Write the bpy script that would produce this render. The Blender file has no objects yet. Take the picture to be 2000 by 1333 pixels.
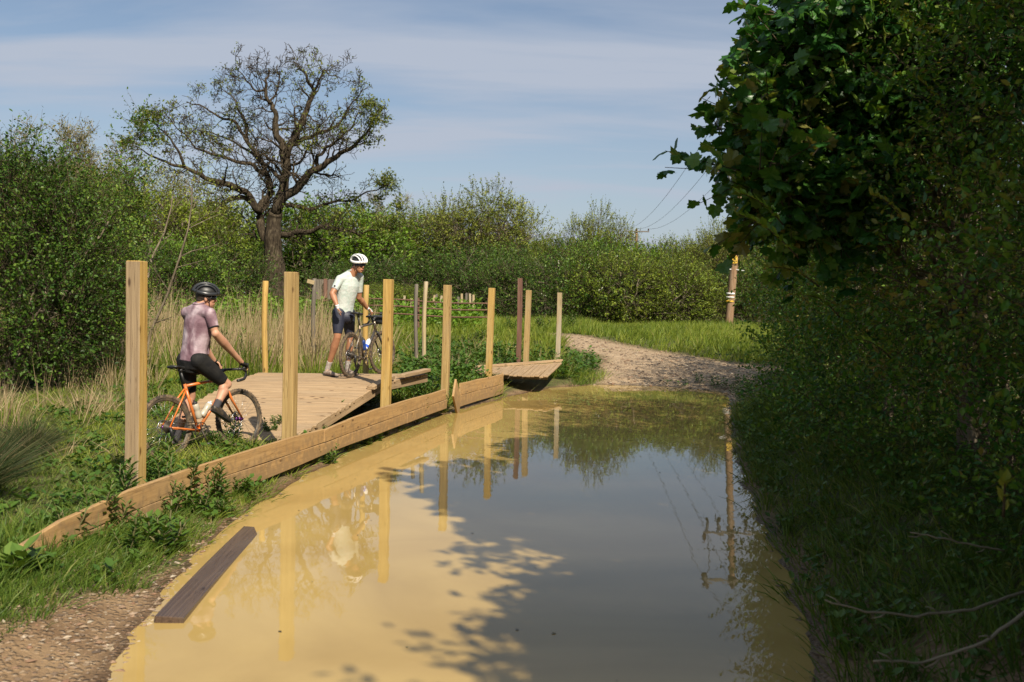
import bpy, bmesh, math, random
import numpy as np
from mathutils import Vector, Matrix

sc = bpy.context.scene
R = math.radians
# ------------------------------------------------------------------ camera
F_PX, CX, CY = 1944.0, 1000.0, 666.5
PITCH, ROLL, CAMZ = R(2.24), R(1.3), 1.85
cd = bpy.data.cameras.new('camera')
cam = bpy.data.objects.new('camera', cd)
sc.collection.objects.link(cam)
cd.sensor_width = 36.0
cd.lens = 35.0
cd.clip_start = 0.05
cd.clip_end = 4000
CM = Matrix.Rotation(math.pi/2 - PITCH, 3, 'X') @ Matrix.Rotation(ROLL, 3, 'Z')
cam.matrix_world = Matrix.Translation((0, 0, CAMZ)) @ CM.to_4x4()
cd.dof.use_dof = True
cd.dof.focus_distance = 13.0
cd.dof.aperture_fstop = 3.5
sc.camera = cam
CMn = np.array(CM)

def ray(px, py):
    return CMn @ np.array([(px-CX)/F_PX, -(py-CY)/F_PX, -1.0])
def P(px, py, Y):                      # a point of the place at distance Y that is seen at px,py
    d = ray(px, py); t = Y/d[1]
    return np.array([d[0]*t, Y, CAMZ + d[2]*t])
def G(px, py, z=0.0):
    d = ray(px, py); t = (z-CAMZ)/d[2]
    return np.array([d[0]*t, d[1]*t, z])

# ------------------------------------------------------------------ light
SUN_ROT, SUN_EL = R(155), R(42)
w = bpy.data.worlds.new("World"); sc.world = w; w.use_nodes = True
nt = w.node_tree
bg = nt.nodes['Background']
sky = nt.nodes.new('ShaderNodeTexSky'); sky.sky_type = 'NISHITA'; sky.sun_disc = False
sky.sun_elevation = SUN_EL; sky.sun_rotation = SUN_ROT
sky.air_density = 1.0; sky.dust_density = 1.2; sky.ozone_density = 1.6
tc = nt.nodes.new('ShaderNodeTexCoord')
# thin streaky cloud laid on the sky dome by direction
sep = nt.nodes.new('ShaderNodeSeparateXYZ'); nt.links.new(tc.outputs['Generated'], sep.inputs[0])
def mth(op, a, b=None, c=None, clamp=False):
    n = nt.nodes.new('ShaderNodeMath'); n.operation = op; n.use_clamp = clamp
    for i, v in enumerate((a, b, c)):
        if v is None: continue
        if isinstance(v, (int, float)): n.inputs[i].default_value = v
        else: nt.links.new(v, n.inputs[i])
    return n.outputs[0]
zc = mth('ADD', mth('MAXIMUM', sep.outputs['Z'], 0.0), 0.12)
comb = nt.nodes.new('ShaderNodeCombineXYZ')
nt.links.new(mth('DIVIDE', sep.outputs['X'], zc), comb.inputs[0])
nt.links.new(mth('DIVIDE', sep.outputs['Y'], zc), comb.inputs[1])
mp = nt.nodes.new('ShaderNodeMapping'); mp.inputs['Rotation'].default_value = (0, 0, R(-24)); mp.inputs['Scale'].default_value = (.50, 1.7, 1)
mp.inputs['Location'].default_value = (3.4, 1.2, 0)
nt.links.new(comb.outputs[0], mp.inputs[0])
cn = nt.nodes.new('ShaderNodeTexNoise'); cn.inputs['Scale'].default_value = 1.0; cn.inputs['Detail'].default_value = 7; cn.inputs['Roughness'].default_value = .52
cn.inputs['Distortion'].default_value = .35
nt.links.new(mp.outputs[0], cn.inputs[0])
cr = nt.nodes.new('ShaderNodeValToRGB'); cr.color_ramp.elements[0].position = .42; cr.color_ramp.elements[1].position = .62
cr.color_ramp.elements[0].color = (0, 0, 0, 1); cr.color_ramp.elements[1].color = (.85, .85, .85, 1)
nt.links.new(cn.outputs['Fac'], cr.inputs[0])
hz = mth('POWER', mth('SUBTRACT', 1.0, mth('MAXIMUM', sep.outputs['Z'], 0.0)), 6.5)      # milky air low down
fac = mth('MAXIMUM', mth('ADD', mth('MULTIPLY', cr.outputs[0], .95), .10, clamp=True), mth('MULTIPLY', hz, .85))
mx = nt.nodes.new('ShaderNodeMix'); mx.data_type = 'RGBA'
nt.links.new(fac, mx.inputs['Factor']); nt.links.new(sky.outputs[0], mx.inputs['A'])
mx.inputs['B'].default_value = (4.85, 5.35, 6.35, 1)
nt.links.new(mx.outputs['Result'], bg.inputs['Color'])
bg.inputs['Strength'].default_value = 0.066
sl = bpy.data.lights.new('sun', 'SUN'); sl.energy = 4.9; sl.angle = R(.55); sl.color = (1, .90, .74)
so = bpy.data.objects.new('sun', sl); sc.collection.objects.link(so)
to_sun = Vector((math.sin(SUN_ROT)*math.cos(SUN_EL), math.cos(SUN_ROT)*math.cos(SUN_EL), math.sin(SUN_EL)))
so.rotation_euler = to_sun.to_track_quat('Z', 'Y').to_euler()
so.location = (8, -18, 18)
sc.view_settings.view_transform = 'Standard'; sc.view_settings.look = 'None'
sc.view_settings.exposure = 0.58; sc.view_settings.gamma = 1.0
sc.render.engine = 'CYCLES'
sc.cycles.max_bounces = 6; sc.cycles.diffuse_bounces = 3; sc.cycles.glossy_bounces = 3
sc.cycles.transmission_bounces = 3; sc.cycles.transparent_max_bounces = 4
sc.cycles.caustics_reflective = False; sc.cycles.caustics_refractive = False
sc.cycles.use_denoising = True

# ------------------------------------------------------------------ helpers: objects
col = sc.collection
def mk(name, V, Fs, mat, parent=None, rnd=None, gv=None, smooth=False, base=None):
    """one mesh object; Fs is a list of index arrays, each (n, k). base: world point taken as the object's origin"""
    V = np.asarray(V, dtype=np.float32).reshape(-1, 3)
    if base is not None: V = V - np.asarray(base, dtype=np.float32)
    me = bpy.data.meshes.new(name)
    Fs = [np.asarray(f, dtype=np.int32) for f in Fs if len(f)]
    me.vertices.add(len(V)); me.vertices.foreach_set('co', V.ravel())
    nl = sum(f.size for f in Fs); npoly = sum(len(f) for f in Fs)
    me.loops.add(nl); me.polygons.add(npoly)
    me.loops.foreach_set('vertex_index', np.concatenate([f.ravel() for f in Fs]))
    tot = np.concatenate([np.full(len(f), f.shape[1], dtype=np.int32) for f in Fs])
    st = np.zeros(npoly, dtype=np.int32); st[1:] = np.cumsum(tot)[:-1]
    me.polygons.foreach_set('loop_start', st)
    me.polygons.foreach_set('use_smooth', np.full(npoly, smooth, dtype=bool))
    me.update(calc_edges=True)
    if rnd is not None:
        a = me.attributes.new('rnd', 'FLOAT', 'POINT'); a.data.foreach_set('value', np.asarray(rnd, dtype=np.float32))
    if gv is not None:
        a = me.attributes.new('gv', 'FLOAT_VECTOR', 'POINT'); a.data.foreach_set('vector', np.asarray(gv, dtype=np.float32).ravel())
    me.materials.append(mat)
    o = bpy.data.objects.new(name, me); col.objects.link(o)
    if parent is not None: o.parent = parent
    elif base is not None: o.location = tuple(float(x) for x in base)
    return o
def tag(o, label=None, cat=None, group=None, kind=None):
    if label: o['label'] = label
    if cat: o['category'] = cat
    if group: o['group'] = group
    if kind: o['kind'] = kind
    return o
def thing(name, label, cat, loc=(0, 0, 0), rz=0, group=None, scale=1):
    o = bpy.data.objects.new(name, None); col.objects.link(o)
    o.location = tuple(float(x) for x in loc); o.rotation_euler = (0, 0, rz)
    o.scale = (scale,)*3 if isinstance(scale, (int, float)) else scale
    o.empty_display_size = .2
    return tag(o, label, cat, group)
def dup(root, loc, rz=0, label=None, group=None, scale=1):
    def cp(o, parent):
        c = o.copy(); col.objects.link(c)
        if parent: c.parent = parent
        for ch in list(o.children): cp(ch, c)
        return c
    r = cp(root, None); r.location = tuple(float(x) for x in loc); r.rotation_euler = (0, 0, rz)
    r.scale = (scale,)*3 if isinstance(scale, (int, float)) else scale
    if label: r['label'] = label
    if group: r['group'] = group
    return r
class MB:
    """collects pieces for ONE mesh"""
    def __init__(s): s.V = []; s.F = {}; s.g = []; s.r = []; s.n = 0
    def add(s, V, Fs, gv=None, rnd=None):
        V = np.asarray(V, dtype=float).reshape(-1, 3)
        for f in Fs:
            f = np.asarray(f, dtype=np.int32)
            if len(f): s.F.setdefault(f.shape[1], []).append(f + s.n)
        s.V.append(V); s.n += len(V)
        s.g.append(np.zeros((len(V), 3)) if gv is None else gv)
        s.r.append(np.full(len(V), .5) if rnd is None else (np.full(len(V), float(rnd)) if np.isscalar(rnd) else rnd))
        return s
    def build(s, name, mat, parent=None, smooth=False, base=None):
        return mk(name, np.concatenate(s.V), [np.concatenate(v) for v in s.F.values()], mat, parent,
                  rnd=np.concatenate(s.r), gv=np.concatenate(s.g), smooth=smooth, base=base)
def nrm(v):
    v = np.asarray(v, dtype=float); return v/np.maximum(np.linalg.norm(v, axis=-1, keepdims=True), 1e-9)
def tube(pts, rad, sides=8, cap=True, flat=None, closed=False):
    """swept tube with per-point radius"""
    pts = np.asarray(pts, dtype=float); n = len(pts)
    rad = np.full(n, rad) if np.isscalar(rad) else np.asarray(rad, dtype=float)
    T = np.gradient(pts, axis=0) if not closed else np.roll(pts, -1, 0) - np.roll(pts, 1, 0)
    T = nrm(T)
    ref = np.array([0, 0, 1.0]) if abs(T[:, 2]).mean() < .8 else np.array([1.0, 0, 0])
    if flat is not None: ref = np.asarray(flat, dtype=float)
    A = nrm(np.cross(T, ref)); B = np.cross(T, A)
    th = np.linspace(0, 2*np.pi, sides, endpoint=False)
    V = pts[:, None] + rad[:, None, None]*(np.cos(th)[None, :, None]*A[:, None] + np.sin(th)[None, :, None]*B[:, None])
    V = V.reshape(-1, 3)
    m = n if closed else n-1
    i = np.arange(m)[:, None]*sides; j = np.arange(sides)[None]; j2 = (j+1) % sides
    i2 = ((np.arange(m)+1) % n)[:, None]*sides
    Q = np.stack([i+j, i+j2, i2+j2, i2+j], -1).reshape(-1, 4)
    Fs = [Q]
    if cap and not closed:
        V = np.concatenate([V, pts[:1], pts[-1:]])
        a, b = n*sides, n*sides+1
        jj = np.arange(sides); k = (jj+1) % sides
        Fs.append(np.stack([np.full(sides, a), k, jj], -1)); Fs.append(np.stack([np.full(sides, b), (n-1)*sides+jj, (n-1)*sides+k], -1))
    return V, Fs
def beam(p0, p1, wa, wb, up=(0, 0, 1), c=.004, seg=5, bow=0.0, twist=0.0, rng=random):
    """sawn timber from p0 to p1: wa wide, wb thick along `up`; softened edges, slight bow and twist"""
    p0 = np.asarray(p0, float); p1 = np.asarray(p1, float); L = np.linalg.norm(p1-p0)
    T = (p1-p0)/L; up = np.asarray(up, float); A = nrm(np.cross(T, up)); B = np.cross(A, T)
    x, y = wa/2, wb/2; c = min(c, x*.4, y*.4)
    sec = np.array([(-x+c, -y), (x-c, -y), (x, -y+c), (x, y-c), (x-c, y), (-x+c, y), (-x, y-c), (-x, -y+c)])
    ts = [0, c/L] + list(np.linspace(0, 1, seg)[1:-1]) + [1-c/L, 1]
    V = []; g = []; off = rng.random()*50; b1, b2 = bow*(rng.random()-.5), bow*(rng.random()-.5); tw = twist*(rng.random()-.5)
    for k, t in enumerate(ts):
        s = (1 - c/x, 1 - c/y) if k in (0, len(ts)-1) else (1, 1)
        bend = 4*t*(1-t); ca, sa = math.cos(tw*t), math.sin(tw*t)
        q = sec*np.array(s); q = np.stack([q[:, 0]*ca-q[:, 1]*sa, q[:, 0]*sa+q[:, 1]*ca], -1)
        V.append(p0 + T*t*L + A*(b1*bend) + B*(b2*bend) + q[:, :1]*A + q[:, 1:]*B)
        g.append(np.stack([np.full(8, t*L+off), sec[:, 0]+off, sec[:, 1]+off*.7], -1))
    n = len(ts); V = np.concatenate(V); g = np.concatenate(g)
    i = np.arange(n-1)[:, None]*8; j = np.arange(8)[None]; j2 = (j+1) % 8
    Q = np.stack([i+j, i+8+j, i+8+j2, i+j2], -1).reshape(-1, 4)
    caps = np.array([np.arange(8), np.arange(8)[::-1]+(n-1)*8])
    return V, [Q, caps], g
def ellipsoid(c, r, nu=16, nv=10, rot=None):
    u = np.linspace(0, 2*np.pi, nu, endpoint=False); v = np.linspace(0, np.pi, nv+1)[1:-1]
    X = np.stack([np.outer(np.sin(v), np.cos(u)), np.outer(np.sin(v), np.sin(u)), np.outer(np.cos(v), np.ones(nu))], -1).reshape(-1, 3)
    X = np.concatenate([X, [[0, 0, 1], [0, 0, -1]]])*np.asarray(r)
    if rot is not None: X = X @ np.asarray(rot).T
    X = X + np.asarray(c)
    m = nv-1; i = np.arange(m-1)[:, None]*nu; j = np.arange(nu)[None]; k = (j+1) % nu
    Q = np.stack([i+j, i+nu+j, i+nu+k, i+k], -1).reshape(-1, 4)
    jj = np.arange(nu); kk = (jj+1) % nu; N = m*nu
    T1 = np.stack([np.full(nu, N), jj, kk], -1); T2 = np.stack([np.full(nu, N+1), (m-1)*nu+kk, (m-1)*nu+jj], -1)
    return X, [Q, np.concatenate([T1, T2])]

# ------------------------------------------------------------------ helpers: materials
def newmat(name):
    m = bpy.data.materials.new(name); m.use_nodes = True
    return m, m.node_tree, m.node_tree.nodes['Principled BSDF']
def plain(name, c, rough=.5, metal=0.0, noise=0.0, nscale=20.0, c2=None, bump=0.0, spec=.5):
    m, t, b = newmat(name)
    b.inputs['Roughness'].default_value = rough; b.inputs['Metallic'].default_value = metal
    b.inputs['Specular IOR Level'].default_value = spec
    n = t.nodes.new('ShaderNodeTexNoise'); n.inputs['Scale'].default_value = nscale; n.inputs['Detail'].default_value = 5
    co = t.nodes.new('ShaderNodeTexCoord'); t.links.new(co.outputs['Object'], n.inputs[0])
    r = t.nodes.new('ShaderNodeValToRGB'); c2 = c2 or tuple(x*(1-noise) for x in c)
    r.color_ramp.elements[0].position = .38; r.color_ramp.elements[1].position = .62
    r.color_ramp.elements[0].color = (*c, 1); r.color_ramp.elements[1].color = (*c2, 1)
    t.links.new(n.outputs['Fac'], r.inputs[0]); t.links.new(r.outputs[0], b.inputs['Base Color'])
    if bump:
        bp = t.nodes.new('ShaderNodeBump'); bp.inputs['Strength'].default_value = bump; bp.inputs['Distance'].default_value = .01
        t.links.new(n.outputs['Fac'], bp.inputs['Height']); t.links.new(bp.outputs[0], b.inputs['Normal'])
    return m
def leafmat(name, cols, trans=.35, rough=.45, spec=.35, big=None):
    """cols: colours over the per-leaf random value"""
    m, t, b = newmat(name)
    a = t.nodes.new('ShaderNodeAttribute'); a.attribute_name = 'rnd'
    r = t.nodes.new('ShaderNodeValToRGB'); e = r.color_ramp.elements
    while len(e) < len(cols): e.new(.5)
    for i, c in enumerate(cols):
        e[i].position = i/(len(cols)-1); e[i].color = (*c, 1)
    t.links.new(a.outputs['Fac'], r.inputs[0])
    out = r.outputs[0]
    b.inputs['Roughness'].default_value = rough; b.inputs['Specular IOR Level'].default_value = spec
    tr = t.nodes.new('ShaderNodeBsdfTranslucent'); mix = t.nodes.new('ShaderNodeMixShader'); mix.inputs[0].default_value = trans
    g = t.nodes.new('ShaderNodeMix'); g.data_type = 'RGBA'; g.blend_type = 'MULTIPLY'; g.inputs['Factor'].default_value = 1
    g.inputs['B'].default_value = (1.25, 1.15, .5, 1); t.links.new(out, g.inputs['A'])
    t.links.new(out, b.inputs['Base Color']); t.links.new(g.outputs['Result'], tr.inputs[0])
    t.links.new(b.outputs[0], mix.inputs[1]); t.links.new(tr.outputs[0], mix.inputs[2])
    t.links.new(mix.outputs[0], t.nodes['Material Output'].inputs[0])
    return m
def woodmat(name, c1, c2, c3, rough=.7, knots=True, grain=1.0, mud=0.0):
    m, t, b = newmat(name)
    a = t.nodes.new('ShaderNodeAttribute'); a.attribute_name = 'gv'
    def noise(scale, det, s):
        mp = t.nodes.new('ShaderNodeMapping'); mp.inputs['Scale'].default_value = s
        t.links.new(a.outputs['Vector'], mp.inputs[0])
        n = t.nodes.new('ShaderNodeTexNoise'); n.inputs['Scale'].default_value = scale; n.inputs['Detail'].default_value = det
        n.inputs['Distortion'].default_value = .6
        t.links.new(mp.outputs[0], n.inputs[0]); return n.outputs['Fac']
    n1 = noise(1, 6, (1.5, 60*grain, 60*grain)); n2 = noise(1, 3, (.9, 5, 5)); n3 = noise(1, 5, (6, 14, 14))
    r = t.nodes.new('ShaderNodeValToRGB'); e = r.color_ramp.elements; e[0].position = .32; e[1].position = .68
    e[0].color = (*c2, 1); e[1].color = (*c1, 1); t.links.new(n1, r.inputs[0])
    r2 = t.nodes.new('ShaderNodeValToRGB'); r2.color_ramp.elements[0].position = .5; r2.color_ramp.elements[1].position = .75
    r2.color_ramp.elements[0].color = (0, 0, 0, 1); r2.color_ramp.elements[1].color = (.75, .75, .75, 1); t.links.new(n2, r2.inputs[0])
    mx = t.nodes.new('ShaderNodeMix'); mx.data_type = 'RGBA'; t.links.new(r2.outputs[0], mx.inputs['Factor'])
    t.links.new(r.outputs[0], mx.inputs['A']); mx.inputs['B'].default_value = (*c3, 1)
    cur = mx.outputs['Result']
    if knots:
        mp = t.nodes.new('ShaderNodeMapping'); mp.inputs['Scale'].default_value = (3.2, 9, 9); t.links.new(a.outputs['Vector'], mp.inputs[0])
        v = t.nodes.new('ShaderNodeTexVoronoi'); t.links.new(mp.outputs[0], v.inputs[0]); v.inputs['Scale'].default_value = 1
        kr = t.nodes.new('ShaderNodeValToRGB'); kr.color_ramp.elements[0].position = .07; kr.color_ramp.elements[1].position = .16
        kr.color_ramp.elements[0].color = (1, 1, 1, 1); kr.color_ramp.elements[1].color = (0, 0, 0, 1)
        t.links.new(v.outputs['Distance'], kr.inputs[0])
        m2 = t.nodes.new('ShaderNodeMix'); m2.data_type = 'RGBA'; t.links.new(kr.outputs[0], m2.inputs['Factor'])
        t.links.new(cur, m2.inputs['A']); m2.inputs['B'].default_value = (c2[0]*.35, c2[1]*.3, c2[2]*.3, 1); cur = m2.outputs['Result']
    t.links.new(cur, b.inputs['Base Color']); b.inputs['Roughness'].default_value = rough; b.inputs['Specular IOR Level'].default_value = .25
    # drying cracks along the grain, and mud splashed on the foot
    n4 = noise(1, 2, (1.1, 34, 34)); ck = t.nodes.new('ShaderNodeValToRGB'); e = ck.color_ramp.elements; e.new(.5)
    e[0].position = .475; e[1].position = .492; e[2].position = .51
    for q, c_ in zip(e, (0, 1, 0)): q.color = (c_, c_, c_, 1)
    t.links.new(n4, ck.inputs[0]); ckm = t.nodes.new('ShaderNodeMath'); ckm.operation = 'MULTIPLY'; ckm.inputs[1].default_value = .55; t.links.new(ck.outputs[0], ckm.inputs[0])
    m3 = t.nodes.new('ShaderNodeMix'); m3.data_type = 'RGBA'; t.links.new(ckm.outputs[0], m3.inputs['Factor']); t.links.new(cur, m3.inputs['A']); m3.inputs['B'].default_value = (c2[0]*.3, c2[1]*.28, c2[2]*.25, 1); cur = m3.outputs['Result']
    if mud:
        ge = t.nodes.new('ShaderNodeNewGeometry'); sx_ = t.nodes.new('ShaderNodeSeparateXYZ'); t.links.new(ge.outputs['Position'], sx_.inputs[0])
        mn = t.nodes.new('ShaderNodeTexNoise'); mn.inputs['Scale'].default_value = 14; mn.inputs['Detail'].default_value = 6; t.links.new(ge.outputs['Position'], mn.inputs[0])
        ad = t.nodes.new('ShaderNodeMath'); ad.operation = 'MULTIPLY_ADD'; ad.inputs[1].default_value = -mud; t.links.new(sx_.outputs['Z'], ad.inputs[0]); t.links.new(mn.outputs['Fac'], ad.inputs[2])
        mr = t.nodes.new('ShaderNodeValToRGB'); mr.color_ramp.elements[0].position = .12; mr.color_ramp.elements[1].position = .34; mr.color_ramp.elements[1].color = (.8, .8, .8, 1); t.links.new(ad.outputs[0], mr.inputs[0])
        m4 = t.nodes.new('ShaderNodeMix'); m4.data_type = 'RGBA'; t.links.new(mr.outputs[0], m4.inputs['Factor']); t.links.new(cur, m4.inputs['A']); m4.inputs['B'].default_value = (.24, .16, .085, 1); cur = m4.outputs['Result']
    t.links.new(cur, b.inputs['Base Color'])
    bp = t.nodes.new('ShaderNodeBump'); bp.inputs['Strength'].default_value = .35; bp.inputs['Distance'].default_value = .004
    t.links.new(n1, bp.inputs['Height']); t.links.new(bp.outputs[0], b.inputs['Normal'])
    return m

M = {}
M['post'] = woodmat('treated_post', (.50, .33, .105), (.33, .20, .055), (.40, .31, .15))
M['post_grey'] = woodmat('weathered_post', (.46, .36, .20), (.28, .21, .12), (.40, .36, .29))
M['post_b'] = woodmat('treated_post_older', (.44, .31, .13), (.28, .18, .07), (.34, .27, .16), grain=.8)
M['post_front'] = woodmat('greyed_face', (.33, .24, .14), (.22, .155, .09), (.30, .24, .17), grain=.8)
M['post_brown'] = woodmat('brown_post', (.20, .105, .07), (.12, .06, .045), (.22, .14, .10), knots=False)
M['board'] = woodmat('edging_wood', (.44, .28, .125), (.32, .195, .085), (.37, .25, .13), grain=.6, mud=1.1)
M['deck'] = woodmat('deck_wood', (.44, .31, .18), (.27, .18, .10), (.34, .25, .155), grain=.7)
M['wet_plank'] = woodmat('wet_wood', (.12, .08, .055), (.06, .04, .03), (.10, .075, .055), rough=.25)
M['pole'] = woodmat('pole_wood', (.33, .21, .12), (.17, .10, .055), (.30, .23, .17), grain=.7)
M['old'] = woodmat('old_grey_wood', (.20, .17, .13), (.10, .085, .07), (.16, .13, .11), knots=False)

# ------------------------------------------------------------------ terrain
left_px = [(200, 1333), (310, 1180), (400, 1070), (490, 1000), (600, 930), (700, 875), (800, 835), (900, 800), (1000, 775), (1080, 758),
           (1180, 752), (1300, 755), (1400, 765)]
right_px = [(1421, 770), (1428, 840), (1436, 905), (1462, 980), (1500, 1060), (1545, 1180), (1590, 1300)]
shore = [G(*p)[:2] for p in left_px] + [G(*p)[:2] for p in right_px] + [np.array(p) for p in [(1.35, 3.6), (1.15, 2.4), (.7, 1.6), (-.2, 1.3), (-.9, 1.7), (-1.45, 2.6), (-1.7, 3.6)]]
shore = np.array(shore)
def poly_sd(Q, poly):
    """signed distance to the polygon, positive outside"""
    Q = np.asarray(Q, float); d = np.full(len(Q), 1e9); ins = np.zeros(len(Q), bool); n = len(poly)
    for i in range(n):
        a, b = poly[i], poly[(i+1) % n]; ab = b-a; ap = Q-a
        t = np.clip((ap@ab)/(ab@ab), 0, 1); d = np.minimum(d, np.hypot(*(ap-t[:, None]*ab).T))
        c = ((a[1] > Q[:, 1]) != (b[1] > Q[:, 1]))
        with np.errstate(divide='ignore', invalid='ignore'):
            xi = (b[0]-a[0])*(Q[:, 1]-a[1])/(b[1]-a[1]) + a[0]
        ins ^= c & (Q[:, 0] < xi)
    return np.where(ins, -d, d)
def wob(x, y, s, seed=0):
    r = np.random.RandomState(seed); o = 0
    for k in range(6):
        a = r.rand()*6.28; f = s*(.6+1.3*r.rand()); o = o + np.sin((x*math.cos(a)+y*math.sin(a))*f + r.rand()*6.28)
    return o/6
def sst(e0, e1, x):
    t = np.clip((x-e0)/(e1-e0), 0, 1); return t*t*(3-2*t)
BX = np.array([-3.6, -3.1, -2.85, -2.25, -1.6, -.97, -.30]); BY = np.array([4.5, 6.4, 8.1, 10.75, 13.9, 17.0, 19.4])   # edging board line
def track_mask(x, y):
    """1 on the gravel track beyond the puddle and on the muddy margins"""
    xl = np.interp(y, [19, 22, 25, 27.5, 29, 31, 33], [.2, 1.8, 2.3, 2.2, 1.5, .8, .2]) + .35*wob(x, y, 1.5, 5)
    yb = np.interp(x, [-6, 1, 2, 4, 6, 8, 14], [32, 32, 31.2, 28.4, 26, 24.5, 22]) + .4*wob(x, y, 1.2, 6)
    return sst(-.35, .35, x-xl)*sst(-.5, .5, yb-y)*sst(17.5, 19.5, y)
def height(x, y):
    x = np.asarray(x, float); y = np.asarray(y, float); shp = x.shape; x = x.ravel(); y = y.ravel()
    d = poly_sd(np.stack([x, y], -1), shore) + .09*wob(x, y, 4.5, 1) + .02*wob(x, y, 9, 2)
    B = np.interp(y, [-20, 6, 10, 14, 20, 24, 31, 40, 60, 90, 2000], [.12, .14, .16, .30, .52, .66, .88, 1.03, 1.3, 1.36, 1.36])
    side = sst(0, 1, (x - np.interp(y, BY, BX))/-1.0)*(y < 22)          # behind the board the ground drops a little to a damp hollow
    rise = np.where(y > 19.5, sst(0, 9, d), sst(0, 3.0, d))
    bank = np.minimum(.13*sst(0, .75, d), .13)
    h = bank + np.maximum(B-.13, 0)*rise
    rb = sst(0, 1.0, x - np.interp(y, [0, 5, 12, 22], [1.6, 1.9, 3.0, 5.2]))*(y < 24)*sst(24, 21, y)
    h = h + rb*.28
    h = np.where(d < 0, np.maximum(d*.35, -.16), h)
    h = h + (.018*wob(x, y, 3.1, 3) + .010*wob(x, y, 9, 4) + .006*wob(x, y, 23, 8))*np.clip(d*3, 0, 1)
    m = track_mask(x, y)
    h = h + m*(.022*wob(x, y, 1.3, 9)+.004*wob(x, y, 6, 10)) * np.clip(d, 0, 1)
    return h.reshape(shp), d.reshape(shp)
def hz_(x, y): return float(height(np.array([x]), np.array([y]))[0][0])
xs = np.concatenate([-np.geomspace(700, 9, 26)[:-1], np.arange(-9, 9.01, .09), np.geomspace(9, 700, 26)[1:]])
ys = np.concatenate([[-300, -100, -40, -20, -10, -6, -4], np.arange(-3, 3, .3), np.arange(3, 27, .09), np.arange(27, 42, .3), np.geomspace(42, 1500, 34)])
XX, YY = np.meshgrid(xs, ys); H, D = height(XX, YY)
TM = track_mask(XX, YY)
nx, ny = len(xs), len(ys)
ii, jj = np.meshgrid(np.arange(ny-1), np.arange(nx-1), indexing='ij')
Q = np.stack([ii*nx+jj, ii*nx+jj+1, (ii+1)*nx+jj+1, (ii+1)*nx+jj], -1).reshape(-1, 4)
V = np.stack([XX, YY, H], -1).reshape(-1, 3)
bare = np.maximum(TM, 1 - sst(.08, .38, D + .25*wob(XX, YY, 3, 12)))
thr_ = .16+np.maximum(0, 6.1-YY)*.42
bare = np.where(YY < 6.6, np.maximum(bare, (1 - sst(0, .25, D - thr_ + .12*wob(XX, YY, 3, 12)))), bare)      # stony margin near the camera
wet = 1 - sst(.0, .16, D)
gva = np.stack([bare, wet, np.clip(TM, 0, 1)], -1).reshape(-1, 3)
qm = TM.reshape(-1)[Q].mean(1) > .5
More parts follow.
